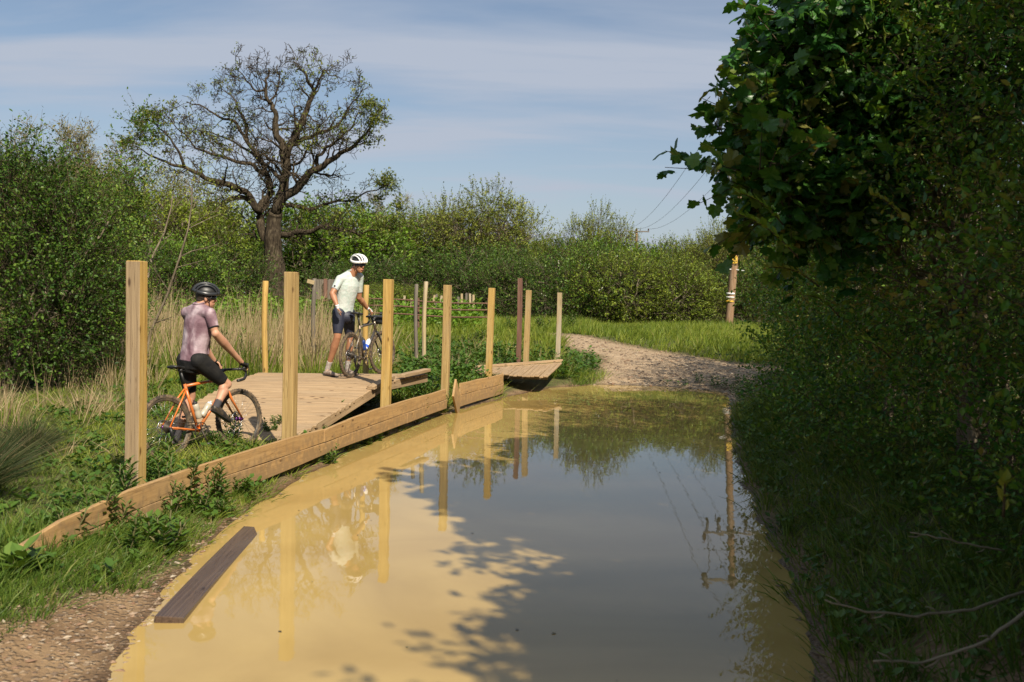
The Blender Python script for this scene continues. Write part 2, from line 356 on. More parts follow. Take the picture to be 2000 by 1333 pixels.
def terrain_mat():
    m, t, b = newmat('soil_and_gravel')
    a = t.nodes.new('ShaderNodeAttribute'); a.attribute_name = 'gv'
    sp = t.nodes.new('ShaderNodeSeparateXYZ'); t.links.new(a.outputs['Vector'], sp.inputs[0])
    co = t.nodes.new('ShaderNodeTexCoord')
    def noise(s, d=6, r=.6):
        n = t.nodes.new('ShaderNodeTexNoise'); n.inputs['Scale'].default_value = s; n.inputs['Detail'].default_value = d; n.inputs['Roughness'].default_value = r
        t.links.new(co.outputs['Object'], n.inputs[0]); return n.outputs['Fac']
    def ramp(f, p0, c0, p1, c1):
        r = t.nodes.new('ShaderNodeValToRGB'); e = r.color_ramp.elements; e[0].position = p0; e[0].color = (*c0, 1); e[1].position = p1; e[1].color = (*c1, 1)
        t.links.new(f, r.inputs[0]); return r.outputs[0]
    def mix(f, A, B, bt='MIX'):
        x = t.nodes.new('ShaderNodeMix'); x.data_type = 'RGBA'; x.blend_type = bt
        for k, v in (('Factor', f), ('A', A), ('B', B)):
            if isinstance(v, (int, float)): x.inputs[k].default_value = v
            elif isinstance(v, tuple): x.inputs[k].default_value = (*v, 1)
            else: t.links.new(v, x.inputs[k])
        return x.outputs['Result']
    n1, n2, n3 = noise(3.0), noise(22, 6, .7), noise(.5, 3)
    grass = ramp(n1, .35, (.055, .085, .018), .7, (.12, .13, .035))
    grass = mix(ramp(n2, .45, (0, 0, 0), .6, (1, 1, 1)), grass, (.10, .075, .035))
    soil = ramp(n1, .35, (.17, .105, .055), .65, (.28, .185, .10))
    v = t.nodes.new('ShaderNodeTexVoronoi'); v.inputs['Scale'].default_value = 26; t.links.new(co.outputs['Object'], v.inputs[0])
    v2 = t.nodes.new('ShaderNodeTexVoronoi'); v2.inputs['Scale'].default_value = 11; t.links.new(co.outputs['Object'], v2.inputs[0])
    stone = ramp(v.outputs['Color'], .1, (.24, .17, .11), .9, (.50, .41, .30))
    sm = ramp(v.outputs['Distance'], .25, (1, 1, 1), .5, (0, 0, 0))
    smm = mix(.7, (0, 0, 0), sm)
    pick = ramp(n2, .46, (0, 0, 0), .62, (1, 1, 1))
    soil2 = mix(mix(1.0, smm, pick, 'MULTIPLY'), soil, stone)
    gravel = mix(smm, ramp(n1, .3, (.30, .21, .125), .7, (.44, .325, .205)), stone)
    big = ramp(v2.outputs['Distance'], .12, (1, 1, 1), .22, (0, 0, 0))
    gravel = mix(mix(1.0, big, pick, 'MULTIPLY'), gravel, (.42, .36, .27))
    earth = mix(sp.outputs[2], soil2, gravel)
    c = mix(sp.outputs[0], grass, earth)
    c = mix(sp.outputs[1], c, mix(1.0, c, (.42, .38, .34), 'MULTIPLY'))
    t.links.new(c, b.inputs['Base Color'])
    rr = ramp(sp.outputs[1], 0, (.85,)*3, 1, (.28,)*3); t.links.new(rr, b.inputs['Roughness'])
    b.inputs['Specular IOR Level'].default_value = .3
    bp = t.nodes.new('ShaderNodeBump'); bp.inputs['Strength'].default_value = .8; bp.inputs['Distance'].default_value = .03
    hh = t.nodes.new('ShaderNodeMath'); hh.operation = 'ADD'; t.links.new(n2, hh.inputs[0]); t.links.new(smm, hh.inputs[1])
    t.links.new(hh.outputs[0], bp.inputs['Height']); t.links.new(bp.outputs[0], b.inputs['Normal'])
    return m
M['earth'] = terrain_mat()
def submesh(name, Qs):
    u, inv = np.unique(Qs.ravel(), return_inverse=True)
    return tag(mk(name, V[u], [inv.reshape(-1, 4)], M['earth'], gv=gva[u], smooth=True), kind='structure')
submesh('ground', Q[~qm]); submesh('gravel_track', Q[qm])
# ------------------------------------------------------------------ puddle
def water_mat():
    m, t, b = newmat('muddy_water')
    b.inputs['IOR'].default_value = 1.333; b.inputs['Roughness'].default_value = .015
    co = t.nodes.new('ShaderNodeTexCoord')
    n = t.nodes.new('ShaderNodeTexNoise'); n.inputs['Scale'].default_value = .5; n.inputs['Detail'].default_value = 6; n.inputs['Distortion'].default_value = 1.5; t.links.new(co.outputs['Object'], n.inputs[0])
    r = t.nodes.new('ShaderNodeValToRGB'); r.color_ramp.elements[0].position = .3; r.color_ramp.elements[1].position = .7
    r.color_ramp.elements[0].color = (.34, .23, .075, 1); r.color_ramp.elements[1].color = (.44, .31, .11, 1)
    t.links.new(n.outputs['Fac'], r.inputs[0]); t.links.new(r.outputs[0], b.inputs['Base Color'])
    mp = t.nodes.new('ShaderNodeMapping'); mp.inputs['Scale'].default_value = (1, .35, 1); t.links.new(co.outputs['Object'], mp.inputs[0])
    n2 = t.nodes.new('ShaderNodeTexNoise'); n2.inputs['Scale'].default_value = 9; n2.inputs['Detail'].default_value = 2; t.links.new(mp.outputs[0], n2.inputs[0])
    bp = t.nodes.new('ShaderNodeBump'); bp.inputs['Strength'].default_value = .05; bp.inputs['Distance'].default_value = .01
    t.links.new(n2.outputs['Fac'], bp.inputs['Height']); t.links.new(bp.outputs[0], b.inputs['Normal'])
    return m
M['water'] = water_mat()
cen = shore.mean(0)
nxt = np.roll(shore, -1, 0); prv = np.roll(shore, 1, 0); tg = nrm(nxt-prv); nn = np.stack([tg[:, 1], -tg[:, 0]], -1)
area = np.sum(shore[:, 0]*nxt[:, 1]-nxt[:, 0]*shore[:, 1])
off = shore + nn*(.30 if area > 0 else -.30)
me = bpy.data.meshes.new('puddle'); bmw = bmesh.new()
f = bmw.faces.new([bmw.verts.new((float(p[0]), float(p[1]), 0)) for p in off])
if f.normal.z < 0 or area < 0: f.normal_flip()
f.normal_update()
if f.normal.z < 0: f.normal_flip()
bmesh.ops.triangulate(bmw, faces=[f]); bmw.to_mesh(me); bmw.free()
me.materials.append(M['water']); o = bpy.data.objects.new('puddle_water', me); col.objects.link(o); tag(o, kind='structure')
# ------------------------------------------------------------------ posts
rg = random.Random(4)
BT = math.atan2(.65, 3.1)                       # bearing of the row of posts
def square_post(x, y, top, s, mat, label, rot=-BT, group=None, lean=(0, 0), name='fence_post', front=None):
    z0 = hz_(x, y) - .25
    V_, F_, g_ = beam((x, y, z0), (x+lean[0], y+lean[1], top), s, s, up=(math.sin(BT), math.cos(BT), 0), c=.006, seg=9, bow=.02, twist=.06, rng=rg)
    mb = MB(); mb.add(V_, F_, gv=g_)
    o = mb.build(name, mat, base=(x, y, z0+.25))
    if front is not None:
        o.data.materials.append(front)
        for f_ in o.data.polygons:
            if f_.normal.y < -.8: f_.material_index = 1
    return tag(o, label, 'post', group)
GP = 'square posts standing along the edging boards'
lab = ['nearest square post, its left face weathered grey with dark knots',
       'yellow square post in front of the rider\'s front wheel and the wooden ramp',
       'yellow square post in front of the standing cyclist\'s front wheel',
       'yellow square post rising from green weeds, fourth of the row from the near end',
       'yellow square post at the far end of the edging boards beside the second ramp',
       'short looking yellow square post just behind the kerb of the second ramp',
       'farthest square post of the row, its upper half bleached pale grey']
for i, (px, Y, s) in enumerate([(266, 8.1, .125), (568, 10.8, .125), (756, 13.9, .122), (872, 17.0, .120), (958, 20.0, .120), (1030, 22.6, .116), (1092, 25.3, .112)]):
    p = P(px, 560, Y)
    square_post(p[0], Y, 2.115 + .006*(i % 3), s, M['post_grey'] if i in (6,) else M['post_b'] if i in (1, 3, 5) else M['post'], lab[i], group=GP, front=M['post_front'] if i == 0 else None, lean=((-.004, .02), (.006, 0), (.02, 0), (.02, 0), (.03, 0), (.035, 0), (.02, 0))[i])
def round_post(px, top_py, Y, r, mat, label, group=None, lean=0.0, bot=None, sq=False):
    t = P(px, top_py, Y); x, z1 = t[0], t[2]; z0 = (hz_(x, Y) if bot is None else bot) - .2
    if sq:
        V_, F_, g_ = beam((x, Y, z0), (x+lean, Y, z1), r*1.8, r*1.8, up=(math.sin(BT), math.cos(BT), 0), seg=6, bow=.03, rng=rg)
    else:
        n = 8; zz = np.linspace(z0, z1, n); pts = np.stack([x+lean*np.linspace(0, 1, n)+.012*np.sin(zz*3), np.full(n, Y)+.01*np.cos(zz*2.3), zz], -1)
        pts = np.concatenate([pts, [pts[-1]+[0, 0, .008]]]); rr = np.concatenate([np.full(n, r), [r*.85]])
        V_, F_ = tube(pts, rr, 12); g_ = np.stack([V_[:, 2]+x*7, V_[:, 0], V_[:, 1]], -1)
    mb = MB(); mb.add(V_, F_, gv=g_)
    return tag(mb.build('wooden_post', mat, smooth=not sq, base=(x, Y, z0+.2)), label, 'post', group)
G2 = 'round and rough posts on the far side of the path'
round_post(519, 550, 15.9, .048, M['post'], 'slim round post behind the left end of the wooden ramp', G2)
round_post(716, 558, 16.8, .048, M['post'], 'slim yellow post half hidden behind the standing cyclist\'s bicycle', G2)
round_post(614, 545, 22.0, .048, M['old'], 'grey weathered post with a nailed arm, left of the dark panel fence', G2)
round_post(829, 551, 21.0, .045, M['post_grey'], 'round post, the right one of a close pair between two square posts', G2, lean=.03)
round_post(815, 556, 22.5, .042, M['old'], 'grey split post, the left one of a close pair', G2, lean=-.02)
round_post(1016, 544, 24.0, .058, M['post_brown'], 'dark reddish brown post, tallest of the far posts', G2, sq=True)
# small nailed arm on the grey post
V_, F_, g_ = beam(P(600, 549, 21.9), P(614, 553, 21.9), .09, .02, up=(0, -1, 0), rng=rg); mb = MB(); mb.add(V_, F_, gv=g_)
tag(mb.build('signboard', M['post_grey'], base=P(607, 551, 21.9)), 'small pale board pointing left from the top of a grey post', 'board')

# ------------------------------------------------------------------ edging boards
def bx(y): return float(np.interp(y, BY, BX)) + .13
def board_run(ys_, z_hi, z_mid, z_lo, name_root, label, splits_hi, splits_lo):
    base = (bx(ys_[0]), ys_[0], 0)
    root = thing('edging_board', label, 'edging board', base, group='low plank wall at the puddle edge')
    def run(yy, zt, zb, dx):
        for a, b in zip(yy[:-1], yy[1:]):
            n = 7; V_ = []; g = []
            yk = np.linspace(a+.004, b-.004, n)
            off_ = rg.random()*30
            for k, y in enumerate(yk):
                x = bx(y)+dx + .006*math.sin(y*3.1+off_); t = float(np.interp(y, *zt)) + .004*math.sin(y*5+off_); bo = float(np.interp(y, *zb))
                c = .004; th = .038
                sec = [(-th/2+c, bo), (th/2-c, bo), (th/2, bo+c), (th/2, t-c), (th/2-c, t), (-th/2+c, t), (-th/2, t-c), (-th/2, bo+c)]
                for q in sec:
                    V_.append((x+q[0], y-q[0]*.2, q[1])); g.append((y*1.02+off_, q[1]+off_, q[0]))
            i = np.arange(n-1)[:, None]*8; j = np.arange(8)[None]; j2 = (j+1) % 8
            Q_ = np.stack([i+j, i+j2, i+8+j2, i+8+j], -1).reshape(-1, 4)
            mb = MB(); mb.add(V_, [Q_[:, ::1], np.array([np.arange(8)[::-1], np.arange(8)+(n-1)*8])], gv=np.array(g))
            mb.build('board', M['board'], root, base=base)
    run(splits_hi, z_hi, z_mid, 0.0)
    run(splits_lo, (z_mid[0], np.array(z_mid[1])-.006), z_lo, .006)
    return root
# heights of the top edge read along the run
def ztop(px, py, Y): return float(P(px, py, Y)[2])
Yk = [6.3, 8.0, 10.9, 11.1, 12.3, 14.6]
hi = ([5.5, 6.1, 6.6, 8.1, 10.95, 11.0, 11.25, 12.1, 14.0, 16.0], [.12, .24, .37, .40, .415, .375, .36, .45, .44, .43])
mi = ([5.5, 6.2, 8.1, 11.0, 14.0, 16.0], [.08, .20, .235, .25, .27, .265])
lo = ([5.5, 9, 11, 14, 16], [-.05, .06, .115, .12, .12])
board_run([5.6, 15.9], hi, mi, lo, '', 'long two plank edging at the puddle, notched beside the second post', [5.6, 10.98, 15.95], [5.6, 9.6, 13.9, 15.95])
hi2 = ([16.8, 20.0], [.45, .44]); mi2 = ([16.8, 20.0], [.25, .25]); lo2 = ([16.8, 20], [.06, .06])
board_run([16.8, 20.0], hi2, mi2, lo2, '', 'short far plank edging ending at the post by the second ramp', [16.85, 20.0], [16.85, 20.0])
V_, F_, g_ = beam((bx(16.1)+.10, 16.15, .44), (bx(16.6)+.06, 16.55, .05), .36, .035, up=(1, -.2, .1), rng=rg)
mb = MB(); mb.add(V_, F_, gv=g_); tag(mb.build('broken_board', M['board'], base=(bx(16.3), 16.3, .05)), 'short broken plank leaning in the gap between the two edgings', 'board')
# plank lying in the water
a, b = G(330, 1212, .016), G(496, 1034, -.020)
V_, F_, g_ = beam(a, b, .165, .04, up=(.05, 0, 1), bow=.02, twist=.06, seg=8, rng=rg); mb = MB(); mb.add(V_, F_, gv=g_)
tag(mb.build('sunken_plank', M['wet_plank'], base=(a+b)/2), 'dark wet plank lying in the shallow edge of the puddle', 'plank')

# ------------------------------------------------------------------ ramps
def slat_deck(root, rows, mat, n, th=.034, gap=.010, zj=.004):
    """rows: (left point, right point) from near to far; slats laid across, following the surface"""
    rows = [(np.array(a, float), np.array(b, float)) for a, b in rows]
    L = [0]
    for k in range(1, len(rows)): L.append(L[-1]+np.linalg.norm(rows[k][1]-rows[k-1][1]))
    A = np.array([r[0] for r in rows]); B = np.array([r[1] for r in rows]); L = np.array(L)
    def at(s): return np.array([np.interp(s, L, A[:, i]) for i in range(3)]), np.array([np.interp(s, L, B[:, i]) for i in range(3)])
    mb = MB(); wdt = L[-1]/n
    for k in range(n):
        s = (k+.5)*wdt; a0, b0 = at(s-wdt/2+gap/2); a1, b1 = at(s+wdt/2-gap/2)
        a, b = (a0+a1)/2, (b0+b1)/2; cr = nrm(b-a); al = nrm((a1-a0)+(b1-b0)); upv = np.cross(cr, al)
        if upv[2] < 0: upv = -upv
        wd = (np.linalg.norm(a1-a0)+np.linalg.norm(b1-b0))/2
        a = a - cr*rg.random()*.03 + upv*(rg.random()-.5)*zj*2; b = b + cr*rg.random()*.03 + upv*(rg.random()-.5)*zj*2
        V_, F_, g_ = beam(a, b, wd, th, up=upv, c=.005, seg=4, bow=.008, rng=rg); mb.add(V_, F_, gv=g_)
    mb.build('slats', mat, root, base=root.location)
    return at
d1 = thing('wooden_ramp', 'broad slatted wooden ramp on which a cyclist stands with his bicycle', 'ramp', (-3.1, 13.5, .2))
TOPZ = .65
rows = [((-4.45, 11.55, .13), (-2.66, 11.75, .14)), ((-4.30, 12.4, .26), (-2.46, 12.45, .26)), ((-4.0, 14.1, .62), (-1.90, 14.25, .63)), ((-3.98, 14.45, .645), (-1.80, 14.6, .65)), ((-3.95, 15.65, .65), (-1.38, 16.2, .65))]
rows = [tuple(np.array(q)-[0, 0, .017] for q in r) for r in rows]
slat_deck(d1, rows, M['deck'], 34)
for fx in (.08, .5, .94):
    mb = MB()
    pts = [r[0]*(1-fx)+r[1]*fx - np.array([0, 0, .075]) for r in rows]
    for q0, q1 in zip(pts[:-1], pts[1:]):
        V_, F_, g_ = beam(q0, q1, .05, .11, rng=rg); mb.add(V_, F_, gv=g_)
    mb.build('joist', M['deck'], d1, base=d1.location)
for r0_, r1_ in zip(rows[:-1], rows[1:]):
    V_, F_, g_ = beam(r0_[1]-np.array([-.0, 0, .05]), r1_[1]-np.array([-.0, 0, .05]), .04, .13, rng=rg); mb = MB(); mb.add(V_, F_, gv=g_); mb.build('side_board', M['deck'], d1, base=d1.location)
for (q0, q1) in (((-1.97, 13.95, .60), (-1.78, 14.75, .70)), ((-1.66, 14.95, .70), (-1.36, 16.1, .72))):
    V_, F_, g_ = beam(q0, q1, .12, .05, rng=rg); mb = MB(); mb.add(V_, F_, gv=g_); mb.build('kerb_board', M['deck'], d1, base=d1.location)
d2 = thing('wooden_ramp', 'second slatted ramp with drooping slat ends over a dark hollow at the puddle', 'ramp', (.0, 21, .3))
kl, kr = P(915, 723, 21.5), P(1098, 709.5, 22.6); nr2 = P(1070, 737, 20.2); nl2 = P(903, 728, 20.8)
r2 = [(kl, nl2), (kl*.5+kr*.5, nl2*.5+nr2*.5), (kr, nr2)]
slat_deck(d2, r2, M['deck'], 20, th=.03, gap=.02, zj=.012)
V_, F_, g_ = beam(P(903, 719, 21.5), P(1098, 704.5, 22.7), .09, .055, rng=rg); mb = MB(); mb.add(V_, F_, gv=g_); mb.build('kerb_board', M['deck'], d2, base=d2.location)
V_, F_, g_ = beam(P(905, 724.5, 21.4), P(1096, 710.5, 22.6), .05, .05, rng=rg); mb = MB(); mb.add(V_, F_, gv=g_); mb.build('kerb_board', M['deck'], d2, base=d2.location)
V_, F_, g_ = beam(P(940, 735, 20.6), P(1070, 730, 21.2)-np.array([0, 0, .08]), .06, .10, rng=rg); mb = MB(); mb.add(V_, F_, gv=g_); mb.build('joist', M['old'], d2, base=d2.location)

# ------------------------------------------------------------------ old gate and fence beyond
rust = plain('rusty_iron', (.12, .06, .04), .8, .3, .4, 30, (.20, .11, .07))
gt = thing('field_gate', 'rusty iron rail gate of three thin bars behind the far weeds', 'gate', P(860, 620, 27))
def rail(px0, py0, px1, py1, Y0, Y1, r=.022):
    a, b = P(px0, py0, Y0), P(px1, py1, Y1); n = 12; t = np.linspace(0, 1, n)[:, None]
    pts = a*(1-t)+b*t; pts[:, 2] += .02*np.sin(np.linspace(0, 7, n)) - .05*np.sin(np.linspace(0, np.pi, n))*0
    mb = MB(); mb.add(*tube(pts, r, 6)); mb.build('rail', rust, gt, smooth=True, base=gt.location)
for (a0, b0, c0, e0) in ((712, 584, 956, 594), (712, 597, 956, 607), (712, 612, 956, 621)): rail(a0, b0, c0, e0, 27, 26.4)
for px in (716, 817, 954):
    a, b = P(px, 582, 26.9), P(px, 640, 26.9); mb = MB(); mb.add(*tube([a, b], .035, 6)); mb.build('upright', rust, gt, base=gt.location)
pf = thing('panel_fence', 'dark weathered board fence panel far left of the standing cyclist', 'fence', P(645, 580, 33))
mb = MB()
for k in range(13):
    px = 617+k*4.6; a, b = P(px, 585, 33), P(px+rg.uniform(-.5, .5), 546+rg.uniform(-1, 2), 33); V_, F_, g_ = beam(a, b, .075, .02, up=(0, 1, 0), rng=rg); mb.add(V_, F_, gv=g_)
mb.build('boards', M['old'], pf, base=pf.location)
for px in (636, 660):
    a, b = P(px, 590, 32.8), P(px, 545, 32.8); V_, F_, g_ = beam(a, b, .11, .11, up=(0, 1, 0), rng=rg); mb = MB(); mb.add(V_, F_, gv=g_); mb.build('post', M['post_brown'], pf, base=pf.location)
for k, (px, py, lx) in enumerate([(766, 574, 4), (790, 578, 0), (844, 577, -5), (850, 575, -3), (857, 578, -6), (902, 574, 0), (912, 573, 1), (919, 574, 1), (925, 576, 0), (898, 580, 3), (803, 583, -1)]):
    a, b = P(px, 600, 40), P(px+lx*-1, py, 40); V_, F_, g_ = beam(a-np.array([0, 0, .3]), b, .09, .06, up=(0, 1, 0), rng=rg); mb = MB(); mb.add(V_, F_, gv=g_)
    tag(mb.build('fence_stake', M['post_grey'] if k % 3 else M['old'], base=a), 'thin pale stake of the broken down far field fence', 'stake', 'stakes of the far field fence')

# ------------------------------------------------------------------ telegraph poles and wires
metal = plain('dull_metal', (.22, .22, .22), .5, .6, .2); porc = plain('brown_porcelain', (.07, .04, .03), .25); dark = plain('dark_iron', (.05, .05, .05), .6, .4)
yel = plain('yellow_plate', (.72, .45, .04), .5); white = plain('white_tape', (.7, .7, .68), .5); black = plain('black_mark', (.02, .02, .02), .6)
PY = 40.0
pb = P(1421, 640, PY); ptp = P(1459, 228, PY)
def tele(base, top, r0, r1, label, arms, detail):
    root = thing('telegraph_pole', label, 'telegraph pole', base)
    n = 14; t = np.linspace(0, 1, n)[:, None]; b2 = np.array(base)-[0, 0, .6]
    pts = b2*(1-t)+np.array(top)*t; V_, F_ = tube(pts, np.linspace(r0, r1, n), 14)
    mb = MB(); mb.add(V_, F_, gv=np.stack([V_[:, 2], V_[:, 0], V_[:, 1]], -1)); mb.build('shaft', M['pole'], root, smooth=True, base=base)
    ins_pts = []
    for (down, half) in arms:
        T = nrm(np.array(top)-b2); c = np.array(top) - T*down + np.array([0, -r1-.05, 0])
        a, b = c+[-half, 0, .0], c+[half, 0, .0]
        V_, F_, g_ = beam(a, b, .10, .12, rng=rg); mb = MB(); mb.add(V_, F_, gv=g_)
        arm = mb.build('crossarm', M['old'], root, base=base)
        for q in (-.95, 0, .95):
            p = c+[half*q, 0, 0]
            mb = MB()
            for s, (rr, zz) in enumerate(((.05, .10), (.10, .15), (.06, .2), (.10, .25), (.05, .3))): mb.add(*ellipsoid(p+[0, 0, zz], (rr, rr, .035), 10, 6))
            mb.add(*tube([p, p+[0, 0, .26]], .018, 6))
            m_ = mb.build('insulator', porc, arm, smooth=True, base=base); ins_pts.append(p+[0, 0, .28])
    return root, ins_pts
near, ins = tele(pb, ptp, .17, .115, 'near wooden telegraph pole with a yellow warning plate behind the sycamore', ((.25, 1.15), (2.2, 1.15)), True)
T = nrm(ptp-pb)
# gear hanging on the pole top: fuse drops and a pole transformer, seen in the puddle
for q in (-1.0, -.55, .55):
    c = ptp - T*2.2 + [q, -.2, -.1]
    mb = MB(); mb.add(*tube([c, c-[0, 0, .55]], [.05, .06], 8)); mb.add(*tube([c-[0, 0, .15], c-[.16, 0, .62]], .02, 6)); mb.build('fuse', dark, near, smooth=True, base=pb)
for q in (-1.15, 1.15):
    c = ptp - T*.25 + [q, -.17, -.15]
    mb = MB(); mb.add(*ellipsoid(c, (.16, .16, .2), 12, 8)); mb.add(*tube([c+[0, 0, .2], c+[0, 0, .42]], [.06, .09], 8)); mb.build('surge_arrester', dark, near, smooth=True, base=pb)
def onpole(py):          # a point on the pole's face seen at image height py
    lo_, hi_ = 0.0, 1.0
    f_ = lambda s: (pb*(1-s)+ptp*s)
    for _ in range(40):
        m_ = (lo_+hi_)/2; q = f_(m_)-[0, 0, CAMZ]; v = CMn.T @ q; y = CY - v[1]/-v[2]*F_PX
        if y > py: lo_ = m_
        else: hi_ = m_
    return f_(lo_)
c = onpole(508); mb = MB(); mb.add(*beam(c+[-.10, -.175, 0], c+[.10, -.175, 0], .02, .30, rng=rg)[:2]); pl = mb.build('warning_plate', yel, near, base=pb)
tri = np.array([(-.075, -.08), (.075, -.08), (0, .07)]); mb = MB()
for k in range(3):
    a, b = tri[k], tri[(k+1) % 3]; mb.add(*tube([c+[a[0], -.19, a[1]], c+[b[0], -.19, b[1]]], .010, 5))
mb.add(*tube([c+[.01, -.19, .035], c+[-.012, -.19, -.005], c+[.012, -.19, -.012], c+[-.008, -.19, -.06]], [.008, .006, .006, .003], 5)); mb.build('warning_symbol', black, pl, base=pb)
for py, mt_, hh_ in ((574, white, .07), (581, white, .05), (589, yel, .06)):
    c = onpole(py); mb = MB(); mb.add(*tube([c-[0, 0, hh_/2], c+[0, 0, hh_/2]], .178, 16)); mb.build('band', mt_, near, smooth=True, base=pb)
c = onpole(527)
for s in (-1, 1):
    V_, F_, g_ = beam(c+[.1*s, -.1, 0], c+[.42*s, -.25, .02-.10*(s > 0)+.03], .05, .03, rng=rg); mb = MB(); mb.add(V_, F_); mb.build('step_bracket', white, near, base=pb)
farb, fart = P(1243, 640, 105), P(1243, 448, 105)
far, ins2 = tele(farb, fart, .18, .13, 'far telegraph pole with a single crossarm just above the shrubs', ((.25, 1.3),), False)
def wire(a, b, sag, label, r=.012):
    t = np.linspace(0, 1, 60)[:, None]; pts = np.array(a)*(1-t)+np.array(b)*t; pts[:, 2] -= sag*4*(t*(1-t))[:, 0]
    mb = MB(); mb.add(*tube(pts, r, 4)); return tag(mb.build('overhead_wire', dark, base=a), label, 'wire', 'wires between the telegraph poles')
wn = ['left', 'middle', 'right']
for k in range(3):
    wire(ins[k], ins2[k], 1.2, '%s of the three thin wires sloping down to the far pole' % wn[k].replace('left', 'upper').replace('right', 'lower'))
    wire(ins[k], np.array([9.5+1.1*k, -25.0, 9.4]), 1.0, 'overhead wire running from the near pole top towards the viewer, %s one' % wn[k], r=.011)
for k in (0, 1):
    a = ins[k]; b = ptp - T*2.2 + [(-1.0, -.55)[k], -.2, -.1]
    t = np.linspace(0, 1, 10)[:, None]; pts = a*(1-t)+b*t; pts[:, 0] += .12*np.sin(np.linspace(0, np.pi, 10)); mb = MB(); mb.add(*tube(pts, .012, 4)); mb.build('jumper_cable', dark, near, base=pb)
# ------------------------------------------------------------------ foliage
DIAM = (np.array([(0, 0, 0), (.5, .27, .05), (1, 0, -.04), (.5, -.27, .05)]), np.array([(0, 2, 1), (0, 3, 2)]))
LANCE = (np.array([(0, 0, 0), (.35, .13, .03), (.7, .10, 0), (1, 0, -.12), (.7, -.10, 0), (.35, -.13, .03)]), np.array([(0, 2, 1), (0, 3, 2), (0, 4, 3), (0, 5, 4)]))
OVAL = (np.array([(0, 0, 0), (.25, .22, .04), (.6, .26, .03), (1, 0, -.06), (.6, -.26, .03), (.25, -.22, .04)]), np.array([(0, 2, 1), (0, 3, 2), (0, 4, 3), (0, 5, 4)]))
_mp = [(0.0, 0), (-.06, .16), (-.04, .40), (.12, .40), (.26, .62), (.40, .56), (.44, .40), (.62, .42), (.72, .30), (.70, .20), (.98, 0), (.70, -.20), (.72, -.30), (.62, -.42), (.44, -.40), (.40, -.56), (.26, -.62), (.12, -.40), (-.04, -.40), (-.06, -.16)]
MAPLE = (np.array([(.3, 0, .02)]+[(x, y, -.22*abs(y)-.25*max(0, x-.4)+.04*math.sin(9*x+7*y)) for x, y in _mp]), np.array([(0, k+1, (k+1) % len(_mp)+1) for k in range(len(_mp))]))
def leaves(mb, pos, ax, nr, size, rnd, tmpl):
    pts, fs = tmpl; ax = nrm(ax); b = nrm(np.cross(nr, ax)); n = np.cross(ax, b)
    s = np.broadcast_to(np.asarray(size), (len(pos),))[:, None, None]
    V = pos[:, None] + s*(pts[None, :, :1]*ax[:, None] + pts[None, :, 1:2]*b[:, None] + pts[None, :, 2:]*n[:, None])
    k = len(pts); F_ = (np.arange(len(pos))[:, None, None]*k + fs[None]).reshape(-1, fs.shape[1])
    mb.add(V.reshape(-1, 3), [F_], rnd=np.repeat(rnd, k))
def rdir(r, n):
    v = r.normal(size=(n, 3)); return nrm(v)
def segs(mb, a, b, r0, r1):
    """thin three-sided twigs a->b, all at once"""
    n = len(a); T = nrm(b-a); A = nrm(np.cross(T, np.array([.3, .2, 1.0]))); B = np.cross(T, A); th = np.array([0, 2.094, 4.188])
    o = np.cos(th)[None, :, None]*A[:, None] + np.sin(th)[None, :, None]*B[:, None]
    r0 = np.broadcast_to(r0, (n,))[:, None, None]; r1 = np.broadcast_to(r1, (n,))[:, None, None]
    V = np.concatenate([a[:, None]+o*r0, b[:, None]+o*r1], 1).reshape(-1, 3)
    q = np.array([(0, 1, 4, 3), (1, 2, 5, 4), (2, 0, 3, 5)]); mb.add(V, [(np.arange(n)[:, None, None]*6+q[None]).reshape(-1, 4)])
